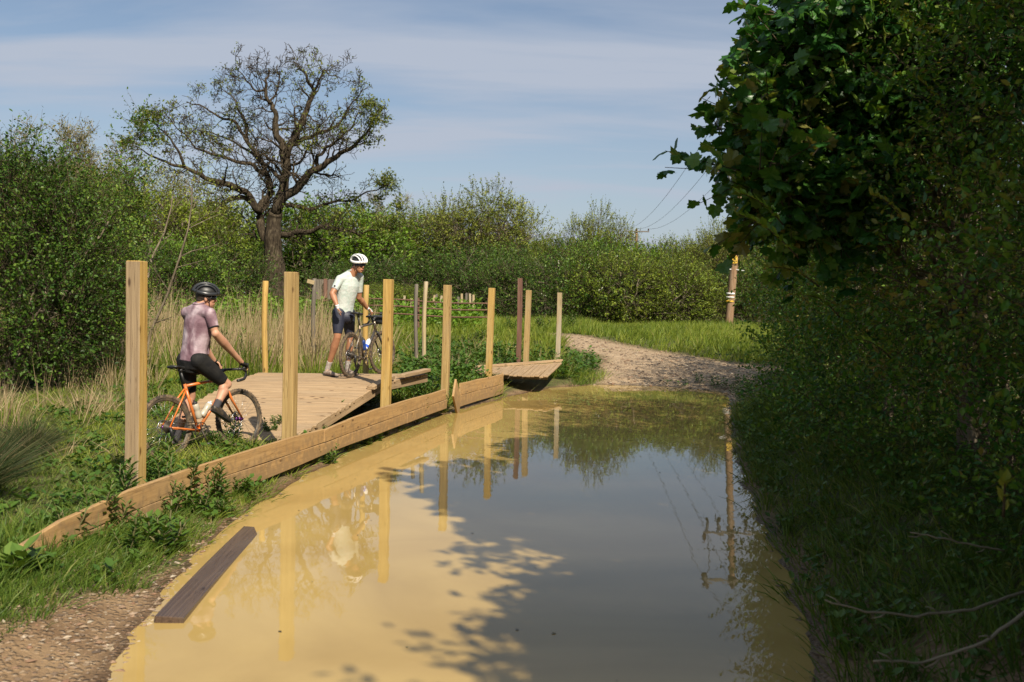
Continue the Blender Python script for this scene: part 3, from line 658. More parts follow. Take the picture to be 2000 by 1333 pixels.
def sprays(r, blobs, ntw, L, nl, size, tmpl, mbL, mbT=None, up=.35, out=1.0, jit=.7, thick=.45, tr=.004, lump=.25, side=.8, tone=.25, zmin=None, bright_top=0):
    """twigs with leaves spread through the outer part of a union of ellipsoids (c, radii)"""
    C = np.array([b[0] for b in blobs], float); RR = np.array([b[1] for b in blobs], float)
    wgt = RR.prod(1)**(2/3); k = r.choice(len(blobs), ntw, p=wgt/wgt.sum())
    d = rdir(r, ntw)
    lum = 1 + lump*(np.sin(d[:, 0]*5+k)+np.sin(d[:, 1]*6+k*2)+np.sin(d[:, 2]*5+k*3))/3*1.5
    rad = lum*(1-np.abs(r.normal(size=ntw))*thick*.6); rad = np.clip(rad, .15, 1.35)
    p = C[k] + d*RR[k]*rad[:, None]
    td = nrm(nrm(d*1/RR[k])*out + rdir(r, ntw)*jit + np.array([0, 0, up]))
    Ls = L*(.5+r.rand(ntw))
    # reject twigs deep inside other blobs
    keep = np.ones(ntw, bool)
    for c_, r_ in zip(C, RR):
        q = np.linalg.norm((p-c_)/r_, axis=1); keep &= (q > .55) | (r.rand(ntw) < .10)
    if zmin is not None: keep &= p[:, 2] > zmin
    p, td, Ls = p[keep], td[keep], Ls[keep]; n = len(p)
    t = (np.arange(nl)+.5)/nl; t = t[None] + r.rand(n, nl)*.1
    lp = p[:, None] + td[:, None]*(t*Ls[:, None])[..., None] + r.normal(size=(n, nl, 3))*(size*.25)
    sd = rdir(r, n*nl).reshape(n, nl, 3); sd = nrm(sd - (sd*td[:, None]).sum(-1, keepdims=True)*td[:, None])
    ax = nrm(td[:, None]*.6 + sd*side); nr_ = nrm(r.normal(size=(n, nl, 3))*.55 + np.array([0, 0, 1.0]) + td[:, None]*.2)
    tw = r.rand(n)*.6
    tw = tw + (np.sin(k[keep]*7.3)*.16)
    rnd = np.clip(tw[:, None] + r.normal(size=(n, nl))*tone*.6 + .2, 0, 1)
    leaves(mbL, lp.reshape(-1, 3), ax.reshape(-1, 3), nr_.reshape(-1, 3), (size*(.6+.8*r.rand(n*nl))), rnd.ravel(), tmpl)
    if mbT is not None: segs(mbT, p-td*Ls[:, None]*.3, p+td*Ls[:, None], tr, tr*.4)
    return p
def branch(r, p, d, L, r0, lev, out, gn=.35, up=.12, kids=(6, 5, 4), shr=.55, tips=None, seg=.35, rmin=.006):
    n = max(3, int(L/seg)+1); pts = [np.array(p, float)]; d = nrm(d)
    for k in range(n-1):
        d = nrm(d + r.normal(size=3)*gn + np.array([0, 0, up*.5])); pts.append(pts[-1]+d*L/(n-1))
    pts = np.array(pts); rad = np.maximum(r0*np.linspace(1, .35, n), rmin); out.append((pts, rad))
    if tips is not None: tips.append((pts[-1], d, lev))
    if lev > 0:
        spawn(r, pts, rad, L, lev, out, gn, up, kids, shr, tips, seg, rmin)
def spawn(r, pts, rad, L, lev, out, gn, up, kids, shr, tips, seg, rmin, lo=.25):
    m = kids[len(kids)-lev] if lev <= len(kids) else kids[0]
    n = len(pts)
    for k in range(m):
        t = lo + (1-lo)*(k+r.rand())/m; f_ = t*(n-1); i = min(int(f_), n-2); q = pts[i]*(1-(f_-i))+pts[i+1]*(f_-i)
        T = nrm(pts[i+1]-pts[i]); s = rdir(r, 1)[0]; s = nrm(s-(s@T)*T)
        dd = nrm(T*.65 + s*.85 + np.array([0, 0, up])); ra = np.interp(f_, np.arange(n), rad)
        branch(r, q, dd, L*shr*(.6+.7*r.rand())*(1.15-.5*t), ra*.6, lev-1, out, gn, up, kids, shr, tips, seg, rmin)
def limbs(out, name, mat, parent, sides=6, base=None, mb=None):
    mb = mb or MB()
    for pts, rad in out:
        big = rad[0] > .05
        mb.add(*tube(pts, rad, sides+2 if big else (4 if rad[0] < .015 else sides), cap=big))
    return mb.build(name, mat, parent, smooth=True, base=base)
def barkmat(name, c1, c2, c3):
    m, t, b = newmat(name); co = t.nodes.new('ShaderNodeTexCoord')
    mp = t.nodes.new('ShaderNodeMapping'); mp.inputs['Scale'].default_value = (9, 9, 2.2); t.links.new(co.outputs['Object'], mp.inputs[0])
    n = t.nodes.new('ShaderNodeTexNoise'); n.inputs['Scale'].default_value = 1.4; n.inputs['Detail'].default_value = 7; t.links.new(mp.outputs[0], n.inputs[0])
    r = t.nodes.new('ShaderNodeValToRGB'); e = r.color_ramp.elements; e.new(.5); e[0].position = .3; e[1].position = .5; e[2].position = .72
    for k, c in enumerate((c1, c2, c3)): e[k].color = (*c, 1)
    t.links.new(n.outputs['Fac'], r.inputs[0]); t.links.new(r.outputs[0], b.inputs['Base Color']); b.inputs['Roughness'].default_value = .9
    b.inputs['Specular IOR Level'].default_value = .15
    bp = t.nodes.new('ShaderNodeBump'); bp.inputs['Strength'].default_value = .9; bp.inputs['Distance'].default_value = .05
    t.links.new(n.outputs['Fac'], bp.inputs['Height']); t.links.new(bp.outputs[0], b.inputs['Normal']); return m
M['oak'] = barkmat('oak_bark', (.018, .013, .009), (.045, .034, .022), (.11, .088, .058))
M['bark'] = barkmat('grey_bark', (.07, .055, .035), (.16, .13, .09), (.25, .21, .15))
M['twig'] = plain('twig', (.09, .07, .045), .9, 0, .5, 3, spec=.1)
M['twig_pale'] = plain('pale_twig', (.30, .25, .17), .9, 0, .35, 3, spec=.1)
M['L_dark'] = leafmat('dark_leaf', [(.020, .052, .008), (.042, .098, .012), (.075, .15, .018), (.13, .20, .025)])
M['L_mid'] = leafmat('mid_leaf', [(.035, .08, .012), (.065, .14, .018), (.12, .21, .025), (.19, .27, .032)])
M['L_bright'] = leafmat('bright_leaf', [(.07, .13, .015), (.11, .21, .02), (.17, .29, .03), (.24, .33, .04)])
M['L_yellow'] = leafmat('yellow_green_leaf', [(.09, .125, .02), (.155, .20, .03), (.23, .27, .04), (.32, .33, .06)])
M['L_fresh'] = leafmat('fresh_leaf', [(.07, .11, .015), (.13, .19, .02), (.20, .27, .028), (.28, .32, .04)])
M['L_olive'] = leafmat('olive_leaf', [(.11, .11, .035), (.16, .16, .045), (.22, .21, .06), (.28, .25, .09)])
M['L_syc'] = leafmat('sycamore_leaf', [(.02, .075, .016), (.03, .11, .022), (.055, .16, .026), (.12, .23, .03), (.20, .19, .05)], trans=.35, rough=.35, spec=.4)
M['L_hedge'] = leafmat('hedge_leaf', [(.025, .085, .013), (.045, .14, .018), (.085, .21, .022), (.16, .27, .03), (.24, .20, .05)], trans=.35)
M['L_oak'] = leafmat('oak_leaf', [(.07, .10, .015), (.11, .15, .02), (.16, .20, .03), (.21, .20, .04)])
M['blossom'] = plain('white_blossom', (.62, .60, .50), .8, 0, .1)
def rs(k): return np.random.RandomState(k)
NT = [0]
def make_tree(name, label, cat, seed, W, Hh, leafm, kind='bush', leafsize=.1, dens=1.0, trunk_r=.12, tmpl=DIAM, group=None, barkm=None, nl=7, twL=.7, skirt=False, blossom=0):
    """tree or bush of its own at the origin, W wide and Hh high; kinds: bush (to the ground), round, sparse"""
    r = rs(seed); root = thing(name, label, cat, (0, 0, 0), group=group)
    out = []; tips = []; mbL, mbT = MB(), MB()
    if kind == 'bush':
        blobs = []
        for k in range(16):
            a = r.rand()*6.28; q = r.rand()**.6*.62; zc_ = Hh*(.22+.52*r.rand()*(1-.5*q)); s = .20+.16*r.rand()
            blobs.append(((math.cos(a)*q*W/2, math.sin(a)*q*W/2, zc_), (W*s, W*s, Hh*s*1.05)))
        ntw = int(dens*1500)
        sprays(r, blobs, ntw, twL, nl, leafsize, tmpl, mbL, mbT, up=.45, zmin=.05, tr=.012)
        for k in range(9):
            a = r.rand()*6.28; branch(r, (math.cos(a)*.15*W*.3, math.sin(a)*.15*W*.3, -.1), (math.cos(a)*.5, math.sin(a)*.5, 1), Hh*.8, trunk_r, 2, out, kids=(4, 3), up=.1, seg=.5)
    elif kind == 'round':
        blobs = []
        for k in range(22):
            a = r.rand()*6.28; q = r.rand()**.5*.66; zc_ = Hh*(.34+.46*r.rand()*(1-.55*q)); s = .15+.12*r.rand()
            blobs.append(((math.cos(a)*q*W/2, math.sin(a)*q*W/2, zc_), (W*s, W*s, Hh*s*.85)))
        sprays(r, blobs, int(dens*1700), twL, nl, leafsize, tmpl, mbL, mbT, up=.4, tr=.014)
        branch(r, (0, 0, -.2), (0, 0, 1), Hh*.75, trunk_r*1.6, 3, out, gn=.12, kids=(9, 5, 3), up=.2, seg=.7)
    elif kind == 'airy':
        blobs = []
        for k in range(26):
            a = r.rand()*6.28; q = r.rand()**.5*.72; zc_ = Hh*(.36+.50*r.rand()*(1-.6*q)); s = .10+.10*r.rand()
            blobs.append(((math.cos(a)*q*W/2, math.sin(a)*q*W/2, zc_), (W*s, W*s, Hh*s*.9)))
        sprays(r, blobs, int(dens*1500), twL, nl, leafsize, tmpl, mbL, mbT, up=.5, tr=.012, thick=.9, jit=.5)
        branch(r, (0, 0, -.2), (0, 0, 1), Hh*.55, trunk_r*1.6, 0, out, gn=.08, up=.2, seg=.7)
        P0_ = out[0][0]
        for (c, rr) in blobs:
            a = P0_[r.randint(2, len(P0_))]; c = np.array(c); n = 8; t = np.linspace(0, 1, n)[:, None]
            pts = a*(1-t)+c*t; pts[:, 2] -= .5*np.sin(t[:, 0]*3.14); pts += r.normal(size=pts.shape)*.08; pts[0] = a
            rad = np.linspace(trunk_r*.55, .02, n); out.append((pts, rad)); spawn(r, pts, rad, 1.7, 2, out, .22, .15, (9, 5), .6, None, .4, .012)
    else:   # sparse: the branching carries the look, small leaves on the twigs
        branch(r, (0, 0, -.2), (0, 0, 1), Hh*.52, trunk_r*1.5, 0, out, gn=.08, up=.3, seg=.8)
        pts, rad = out[0]; fork = []
        for k in range(15):
            a = k*2.4+r.rand(); t = .35+.65*k/15; q = pts[0]*(1-t)+pts[-1]*t
            branch(r, q, (math.cos(a)*.9*(1.2-t), math.sin(a)*.9*(1.2-t), .75), Hh*.5*(.7+.5*r.rand()), trunk_r*.8*(1.1-t*.6), 3, out, gn=.2, up=.16, kids=(6, 5, 4), shr=.5, tips=tips, seg=.6, rmin=.012)
        tp = np.array([t_[0] for t_ in tips]); td = np.array([t_[1] for t_ in tips])
        sxy = (W/2)/np.percentile(np.hypot(tp[:, 0], tp[:, 1]), 96); sz = Hh/np.percentile(tp[:, 2], 99)
        sc3 = np.array([sxy, sxy, sz]); out = [(p_*sc3, rd_) for p_, rd_ in out]; tp = tp*sc3
        m = int(dens*3200); k = r.choice(len(tp), m)
        lp = tp[k] + td[k]*(r.rand(m, 1)-.7)*twL + r.normal(size=(m, 3))*.13*twL
        for c_ in range(nl):
            q = lp + r.normal(size=(m, 3))*leafsize*1.1
            leaves(mbL, q, rdir(r, m), nrm(r.normal(size=(m, 3))*.6+[0, 0, 1]), leafsize*(.6+.8*r.rand(m)), np.clip(r.rand(m)*.7+.2*r.normal(size=m)+.1, 0, 1), tmpl)
        segs(mbT, tp[k[:m//3]], tp[k[:m//3]]+nrm(td[k[:m//3]]+rdir(r, m//3)*.7)*twL*.8, .010, .006)
    tr = limbs(out, 'trunk', barkm or M['bark'], root, sides=5, mb=MB())
    cr_ = mbL.build('crown', leafm, root)
    tw_ = mbT.build('twigs', M['twig_pale'] if kind == 'sparse' else M['twig'], root)
    if blossom:
        mb = MB(); m = blossom; P_ = sprays(r, blobs, m, .5, 9, .07, DIAM, mb, None, up=.2, thick=.2); mb.build('blossom', M['blossom'], root)
    return root
def place(root, px, Y, w=None, sc_=1.0, rz=0, label=None, first=False, sz=None, group=None):
    p = P(px, 600, Y); z = hz_(p[0], Y) if Y < 60 else 1.36
    s = sc_ if sz is None else (sc_, sc_, sz)
    if first:
        root.location = (p[0], Y, z-.05); root.rotation_euler = (0, 0, rz); root.scale = (s,)*3 if isinstance(s, (int, float)) else s
        if label: root['label'] = label
        return root
    return dup(root, (p[0], Y, z-.05), rz, label, group, s)
def hgt(py, Y, px): return float(P(px, py, Y)[2]) - (hz_(P(px, 600, Y)[0], Y) if Y < 60 else 1.36)

# --- woodland behind. each variant is 1 unit = 1 m and is scaled to the height read at px
WG = 'woodland trees behind the meadow'
v_round = make_tree('broadleaf_tree', 'x', 'tree', 11, 8, 8, M['L_fresh'], 'round', .17, 1.9, .18, group=WG, nl=9, twL=.9)
v_dark = make_tree('hawthorn_bush', 'x', 'bush', 12, 7, 5, M['L_dark'], 'bush', .13, 1.9, .07, group=WG, nl=9, twL=.7)
v_bright = make_tree('elder_bush', 'x', 'bush', 13, 6, 5, M['L_bright'], 'bush', .17, 1.5, .07, group=WG, nl=8, twL=.7)
v_twig = make_tree('budding_tree', 'x', 'tree', 14, 8, 9, M['L_olive'], 'sparse', .11, 1.8, .12, group=WG, nl=5, twL=.7)
v_ash = make_tree('ash_tree', 'x', 'tree', 15, 8.5, 8, M['L_yellow'], 'airy', .13, 3.4, .14, group=WG, nl=8, twL=.6)
v_olive = make_tree('willow_tree', 'x', 'tree', 16, 8, 7, M['L_yellow'], 'bush', .12, 1.9, .10, group=WG, nl=9, twL=.8)
v_may = make_tree('may_bush', 'x', 'bush', 17, 7, 5, M['L_mid'], 'bush', .13, 1.9, .07, group=WG, nl=9, twL=.7, blossom=90)
v_hedge = make_tree('field_maple_bush', 'x', 'bush', 18, 6, 5, M['L_fresh'], 'bush', .13, 2.2, .07, group=WG, nl=9, twL=.7)
used = {}
realh = {}
def real_h(v):
    if v.name not in realh:
        z = []
        for ch in v.children:
            if not ch.name.startswith('crown'): continue
            a_ = np.empty(len(ch.data.vertices)*3, dtype=np.float32); ch.data.vertices.foreach_get('co', a_); z.append(np.percentile(a_[2::3], 99.0))
        realh[v.name] = float(max(z))
    return realh[v.name]
def put(v, H0, px, py, Y, label, rz=None, wd=1.0):
    H0 = real_h(v)
    h = hgt(py, Y, px); s = h/H0
    first = v.name not in used; used[v.name] = 1
    place(v, px, Y, rz=rz if rz is not None else (px*1.7 % 6.28), label=label, first=first, sc_=s*wd, sz=s, group=WG)
WOOD = [
 (v_twig, 9, 12, 262, 44, 'half bare twiggy tree at the left edge of the wood, above the dark bushes', 1.0),
 (v_twig, 9, 105, 258, 46, 'half bare tree with a pointed top, second from the left edge of the wood', .9),
 (v_twig, 9, 195, 268, 45, 'olive budding tree directly above the nearest post', 1.1),
 (v_olive, 7, 150, 322, 40, 'olive green leafy tree under the budding trees on the left', 1.1),
 (v_olive, 7, 290, 345, 43, 'yellow green tree left behind the oak', 1.1),
 (v_round, 8, 40, 330, 37, 'dark leafy tree at the left edge of the picture behind the near bushes', 1.0),
 (v_round, 8, 330, 385, 40, 'leafy tree behind the left limbs of the oak', 1.1),
 (v_bright, 5, 345, 462, 36, 'bright green elder bush just left above the first rider', 1.0),
 (v_dark, 5, 265, 470, 35, 'dark bush between the nearest post and the elder', 1.2),
 (v_dark, 5, 405, 478, 41, 'dark hawthorn under the drooping oak limb', .9),
 (v_bright, 5, 478, 478, 52, 'green bush tight against the left of the oak trunk', 1.1),
 (v_round, 8, 420, 400, 56, 'leafy tree seen through the left half of the oak crown', 1.2),
 (v_twig, 9, 380, 345, 60, 'twiggy tree far behind the left part of the oak', 1.2),
 (v_bright, 5, 612, 398, 58, 'lime green tree just right of the oak trunk', 1.25),
 (v_bright, 5, 690, 405, 60, 'lime green tree above the white helmet', 1.2),
 (v_round, 8, 570, 440, 62, 'shaded tree right behind the oak trunk', 1.2),
 (v_dark, 5, 668, 500, 46, 'dark bush behind the far panel fence', .95),
 (v_round, 8, 830, 418, 63, 'rounded green tree between the pale tree and the ash', 1.1),
 (v_twig, 9, 745, 385, 66, 'bare grey tree right of the oak crown', .9),
 (v_olive, 7, 800, 402, 68, 'pale rounded green tree between the oak and the ash', 1.3),
 (v_olive, 7, 868, 430, 66, 'yellow green tree at the foot of the tall ash', 1.1),
 (v_ash, 8, 938, 366, 60, 'tall airy ash with its grey branches showing', 1.0),
 (v_twig, 9, 1000, 440, 64, 'low leaning half bare tree right of the ash', 1.0),
 (v_dark, 5, 790, 500, 48, 'dark green thicket behind the third square post', 1.4),
 (v_dark, 5, 870, 485, 50, 'rounded dark green thicket behind the fourth square post', 1.4),
 (v_dark, 5, 945, 498, 46, 'dark thicket behind the fifth square post', 1.2),
 (v_hedge, 5, 725, 552, 42, 'low pale bush behind the standing cyclist\'s handlebar', 1.6),
 (v_hedge, 5, 815, 556, 43, 'low pale bush behind the iron gate', 1.7),
 (v_dark, 5, 1010, 500, 44, 'dark bush behind the brown post', 1.0),
 (v_olive, 7, 905, 425, 61, 'yellow green tree low before the ash', .8),
 (v_round, 8, 1095, 462, 48, 'mid green tree just left of the blossoming bush', .8),
 (v_round, 8, 1320, 468, 47, 'rounded tree rising behind the yellow green shrubs', .8),
 (v_dark, 5, 1050, 478, 52, 'dark green tree left behind the blossoming bush', 1.2),
 (v_may, 5, 1128, 470, 41, 'green may bush with sprays of white blossom', 1.15),
 (v_ash, 8, 1172, 408, 46, 'light airy tree rising above the shrubs right of the blossom', .7),
 (v_bright, 5, 1176, 470, 44, 'leafy green bush under the airy tree', 1.0),
 (v_hedge, 5, 1215, 492, 40.5, 'yellow green bush below the far pole', 1.15),
 (v_dark, 5, 1270, 500, 44, 'dark bush behind the yellow green ones', 1.1),
 (v_hedge, 5, 1290, 498, 41, 'yellow green bush left of the near telegraph pole', 1.1),
 (v_bright, 5, 1250, 478, 46, 'bush top right under the far pole crossarm', .9),
 (v_olive, 7, 1345, 490, 43, 'olive bush close left of the telegraph pole', .8),
 (v_ash, 8, 1393, 438, 46, 'thin dark twiggy tree behind the telegraph pole', .8),
 (v_round, 8, 1440, 455, 50, 'tree half hidden by the big hedge on the right', 1.0),
 (v_hedge, 5, 1405, 530, 44, 'bush directly behind the foot of the telegraph pole', 1.0),
 (v_dark, 5, 1480, 500, 44, 'bush seen right of the telegraph pole foot', 1.2),
 (v_dark, 5, 1085, 545, 40.5, 'low shaded bush behind the bleached post', .9),
]
for (v, H0, px, py, Y, lb, wd) in WOOD: put(v, H0, px, py, Y, lb, wd=wd)
# far line of trees closing the view to both sides
FG = 'distant trees closing the horizon'
rr_ = random.Random(8)
for k, px in enumerate(range(-700, 2800, 95)):
    if 700 < px < 760: continue
    v, H0 = ((v_round, 8), (v_olive, 7), (v_dark, 5))[k % 3]
    Y = 84+rr_.random()*14; h = hgt(470+rr_.random()*25 if px < 1500 else 420, Y, px)
    H0 = real_h(v); s = h/H0; place(v, px, Y, rz=k*1.3, sc_=s*1.5, sz=s, label='distant green tree in the line closing the horizon', group=FG)
# ------------------------------------------------------------------ the oak
r = rs(77); OY = 48.0
oak = thing('oak_tree', 'big gnarled half bare oak with a thick dark trunk standing behind the meadow', 'tree', (P(535, 600, OY)[0], OY, hz_(P(535, 600, OY)[0], OY)))
def zp(x, y): return (240+x/2.667, 80+y/2.667)
LIMB = [
 ([(790, 1330), (793, 1240), (797, 1100), (785, 980), (800, 880)], .56, .40, 0, 0),
 ([(795, 900), (830, 790), (850, 700), (845, 620), (815, 520), (795, 440), (800, 380), (765, 320), (742, 255), (735, 205), (760, 150)], .36, .05, 0, -.3),
 ([(848, 660), (870, 560), (905, 470), (945, 370), (985, 290), (1003, 250), (960, 205), (925, 150), (900, 110)], .30, .035, .2, .8),
 ([(1000, 255), (1025, 200), (1050, 150), (1080, 190), (1130, 188)], .09, .02, .8, .4),
 ([(805, 880), (870, 790), (940, 725), (1020, 670), (1100, 610), (1190, 570), (1260, 490), (1300, 410), (1375, 420)], .34, .03, 0, -1.6),
 ([(880, 540), (960, 505), (1040, 480), (1110, 455), (1155, 400), (1200, 330), (1240, 275)], .17, .03, .3, 1.5),
 ([(1020, 665), (1010, 600), (1050, 560), (1130, 520), (1200, 440), (1240, 360)], .14, .03, -.5, -2.),
 ([(790, 1130), (745, 1060), (715, 960), (712, 890), (755, 820), (765, 760), (745, 690), (700, 600), (650, 520), (580, 430), (500, 385), (420, 350), (335, 315)], .34, .03, 0, 1.8),
 ([(712, 890), (655, 800), (570, 755), (480, 735), (400, 700), (320, 655), (220, 630), (130, 600), (80, 540)], .26, .03, .2, -2.6),
 ([(320, 655), (290, 560), (240, 500), (180, 450), (120, 400)], .10, .02, -1.5, -2.6),
 ([(700, 880), (610, 800), (530, 850), (480, 880), (410, 945), (330, 990), (280, 1020)], .18, .03, .3, -2.2),
 ([(800, 1020), (870, 1000), (960, 985), (1060, 965), (1140, 985), (1230, 1000), (1340, 985), (1390, 960)], .22, .03, 0, -2.4),
 ([(850, 860), (930, 860), (1000, 880), (1100, 835), (1200, 830), (1290, 775), (1365, 755)], .16, .025, 0, 2.2),
 ([(850, 720), (780, 685), (720, 630), (650, 560), (560, 520), (480, 480), (400, 460)], .16, .025, 0, 2.6),
 ([(742, 255), (690, 265), (655, 215), (630, 175), (585, 145)], .09, .02, 0, -1.),
 ([(760, 330), (800, 260), (815, 200), (805, 130)], .08, .02, 0, 1.2),
 ([(650, 520), (640, 430), (600, 350), (560, 280), (490, 240)], .11, .02, 1.2, 1.6),
 ([(745, 700), (660, 640), (560, 620), (470, 600), (380, 560), (300, 480), (240, 400)], .15, .025, .4, -1.5),
 ([(850, 640), (920, 640), (960, 560), (1010, 520), (1020, 440), (1090, 380)], .10, .02, 0, -1.4),
]
out = []; tips = []
for (pp, r0, r1, d0, d1_) in LIMB:
    n = len(pp); dd = np.linspace(d0, d1_, n)
    pts = np.array([P(*zp(*q), OY+e) for q, e in zip(pp, dd)])
    # resample with gnarl
    t = np.linspace(0, n-1, (n-1)*4+1); i = np.minimum(t.astype(int), n-2); f_ = (t-i)[:, None]
    pts = pts[i]*(1-f_)+pts[i+1]*f_; gn_ = r.normal(size=pts.shape)*min(.09, r0*.5); gn_[0] = 0; pts[1:] += gn_[1:]
    pts[1:-1] = (pts[:-2]+2*pts[1:-1]+pts[2:])/4
    rad = r1*.8+(r0*(.74 if r0 < .5 else 1)-r1*.8)*(1-np.linspace(0, 1, len(pts)))**1.15
    out.append((pts, rad))
    if r0 < .5:
        L = np.linalg.norm(np.diff(pts, axis=0), axis=1).sum()
        spawn(r, pts, rad*.62, 2.3+.06*L, 3, out, .34, .10, (int(4+L*1.7), 6, 4), .58, tips, .25, .010, lo=.10)
fl = out[0][1]; fl[:3] = fl[:3]*np.array([1.35, 1.15, 1.05])
limbs(out[:1], 'trunk', M['oak'], oak, sides=20, base=oak.location)
limbs(out[1:], 'limb', M['oak'], oak, sides=6, base=oak.location)
tp = np.array([t_[0] for t_ in tips]); mb = MB()
ctr = P(520, 330, OY); rel = (tp-ctr)
wgt = np.clip(np.abs(rel[:, 0])/5.0, .05, 1.3)**1.6 * np.where(rel[:, 2] > 3.0, .25, 1) + .10 + .25*(rel[:, 2] < -1.2)
cl = np.sin(tp[:, 0]*1.7)+np.sin(tp[:, 2]*2.1+1)+np.sin(tp[:, 1]*1.3)
wgt = wgt*np.where(cl > .1, 1, .18)
k = r.choice(len(tp), 2600, p=wgt/wgt.sum())
for _ in range(4):
    q = tp[k] + r.normal(size=(len(k), 3))*.11; leaves(mb, q, rdir(r, len(k)), nrm(r.normal(size=(len(k), 3))*.6+[0, 0, 1]), .13*(.6+.8*r.rand(len(k))), r.rand(len(k)), DIAM)
mb.build('crown', M['L_oak'], oak, base=oak.location)

# ------------------------------------------------------------------ big bushes on the left, nearer
def near_bush(name, label, px, Y, blobs_px, seed, leafm, size, ntw, nl, twL, tmpl=OVAL, stems=7, group=None, up=.5):
    """blobs_px: (px, py, dY, width in px, height in px) ellipsoids read at distance Y+dY"""
    r = rs(seed); c0 = P(px, 700, Y); base = np.array([c0[0], Y, hz_(c0[0], Y)])
    root = thing(name, label, 'bush', base, group=group); blobs = []
    for (bx_, by_, dY, w_, h_) in blobs_px:
        c = P(bx_, by_, Y+dY); s = (Y+dY)/F_PX; blobs.append((c, (w_*s/2, max(w_*s/2*.8, .5), h_*s/2)))
    mbL, mbT = MB(), MB()
    sprays(r, blobs, ntw, twL, nl, size, tmpl, mbL, mbT, up=up, zmin=base[2]+.02, tr=.004, tone=.3, jit=.6)
    out = []
    for k in range(stems):
        b_ = blobs[r.randint(len(blobs))]; a = base + np.array([r.normal()*.35, r.normal()*.3, -.1]); d = nrm(b_[0]-a+r.normal(size=3)*.2)
        branch(r, a, d, np.linalg.norm(b_[0]-a)*.95, .035, 2, out, gn=.09, up=.02, kids=(7, 4), shr=.25, seg=.25, rmin=.004)
    limbs(out, 'trunk', M['bark'], root, sides=5, base=base)
    mbL.build('crown', leafm, root, base=base); mbT.build('twigs', M['twig'], root, base=base)
    return root
LG = 'tall bushes at the left edge'
near_bush('willow_bush', 'tall dark leafy bush filling the left edge of the picture', 40, 15.5, [(10, 430, 0, 190, 230), (70, 410, .5, 150, 180), (20, 560, -.3, 220, 260), (110, 500, 0, 170, 220), (-60, 450, 0, 200, 330), (40, 370, .3, 110, 110), (90, 620, -.4, 190, 180), (0, 690, -.5, 200, 140)], 31, M['L_dark'], .055, 3600, 10, .55, group=LG)
near_bush('willow_bush', 'leafy bush spreading left of the nearest post, with open twiggy foot', 160, 16.5, [(150, 470, 0, 150, 190), (190, 520, 0, 130, 180), (140, 610, -.4, 180, 170), (205, 600, .2, 90, 150), (160, 410, .4, 90, 110), (100, 700, -.6, 150, 110)], 32, M['L_mid'], .05, 2500, 10, .5, group=LG)
near_bush('willow_bush', 'slender bush with upright shoots beside the top of the nearest post', 225, 19.0, [(225, 470, 0, 70, 160), (240, 410, 0, 44, 110), (215, 560, 0, 100, 120), (258, 330, 0, 9, 90), (270, 255, 0, 5, 80)], 33, M['L_mid'], .06, 900, 9, .4, group=LG, stems=9)
# bare dead stalks and a rush tussock at the left edge
def tuft(name, label, cat, base, n, L, spread, wd, mat, seed, group=None, droop=1.0, tilt=0.0):
    r = rs(seed); mb = MB(); base = np.array(base, float)
    a = r.rand(n)*6.28; q = r.rand(n)**.7; L_ = L*(.55+.6*r.rand(n)); d = np.stack([np.cos(a)*q*spread+tilt, np.sin(a)*q*spread, np.ones(n)], -1); d = nrm(d)
    p0 = base + np.stack([np.cos(a), np.sin(a), np.zeros(n)], -1)*(q*.12*L)[:, None]
    blades(mb, r, p0, d, L_, wd, droop*1.1)
    return tag(mb.build(name, mat, base=base), label, cat, group)
def blades(mb, r, p0, d, L, wd, droop):
    n = len(p0); side = nrm(np.cross(d, rdir(r, n))); out_ = d*np.array([1, 1, 0]); L = np.asarray(L)[:, None]
    wd = np.broadcast_to(wd, (n,))[:, None]
    dr = out_*droop - np.array([0, 0, 1])*droop*.5*np.linalg.norm(out_, axis=1, keepdims=True)
    p1 = p0 + d*L*.5 + dr*L*.12; p2 = p0 + d*L + dr*L*.5
    V = np.stack([p0-side*wd*.5, p0+side*wd*.5, p1+side*wd*.42, p1-side*wd*.42, p2], 1).reshape(-1, 3)
    k = np.arange(n)[:, None, None]*5
    mb.add(V, [(k+np.array([[0, 1, 2, 3]])[None]).reshape(-1, 4), (k+np.array([[3, 2, 4]])[None]).reshape(-1, 3)], rnd=np.repeat(np.clip(r.rand(n), 0, 1), 5))
M['grass'] = leafmat('grass_blade', [(.04, .075, .012), (.07, .13, .018), (.12, .19, .025), (.19, .23, .045), (.34, .28, .13)], trans=.35, rough=.5, spec=.3)
M['grass2'] = leafmat('meadow_blade', [(.07, .11, .015), (.12, .18, .022), (.20, .26, .03), (.29, .31, .05), (.38, .32, .15)], trans=.35, rough=.5, spec=.3)
M['dry'] = leafmat('dry_stalk', [(.22, .15, .08), (.33, .25, .14), (.43, .34, .20), (.27, .17, .12)], trans=.2, rough=.7, spec=.2)
M['rush'] = leafmat('rush_blade', [(.015, .03, .010), (.03, .05, .016), (.055, .065, .025), (.13, .10, .055)], trans=.05, spec=.1)
M['weed'] = leafmat('weed_leaf', [(.03, .07, .012), (.05, .11, .016), (.085, .16, .022), (.13, .20, .03)], trans=.3)
M['weed_stem'] = plain('weed_stem', (.14, .13, .05), .7, 0, .4, 8)
M['dock'] = leafmat('dock_leaf', [(.06, .12, .02), (.10, .18, .03), (.14, .22, .04), (.19, .22, .05)], trans=.3)
TG = 'rush tussocks on the left bank'
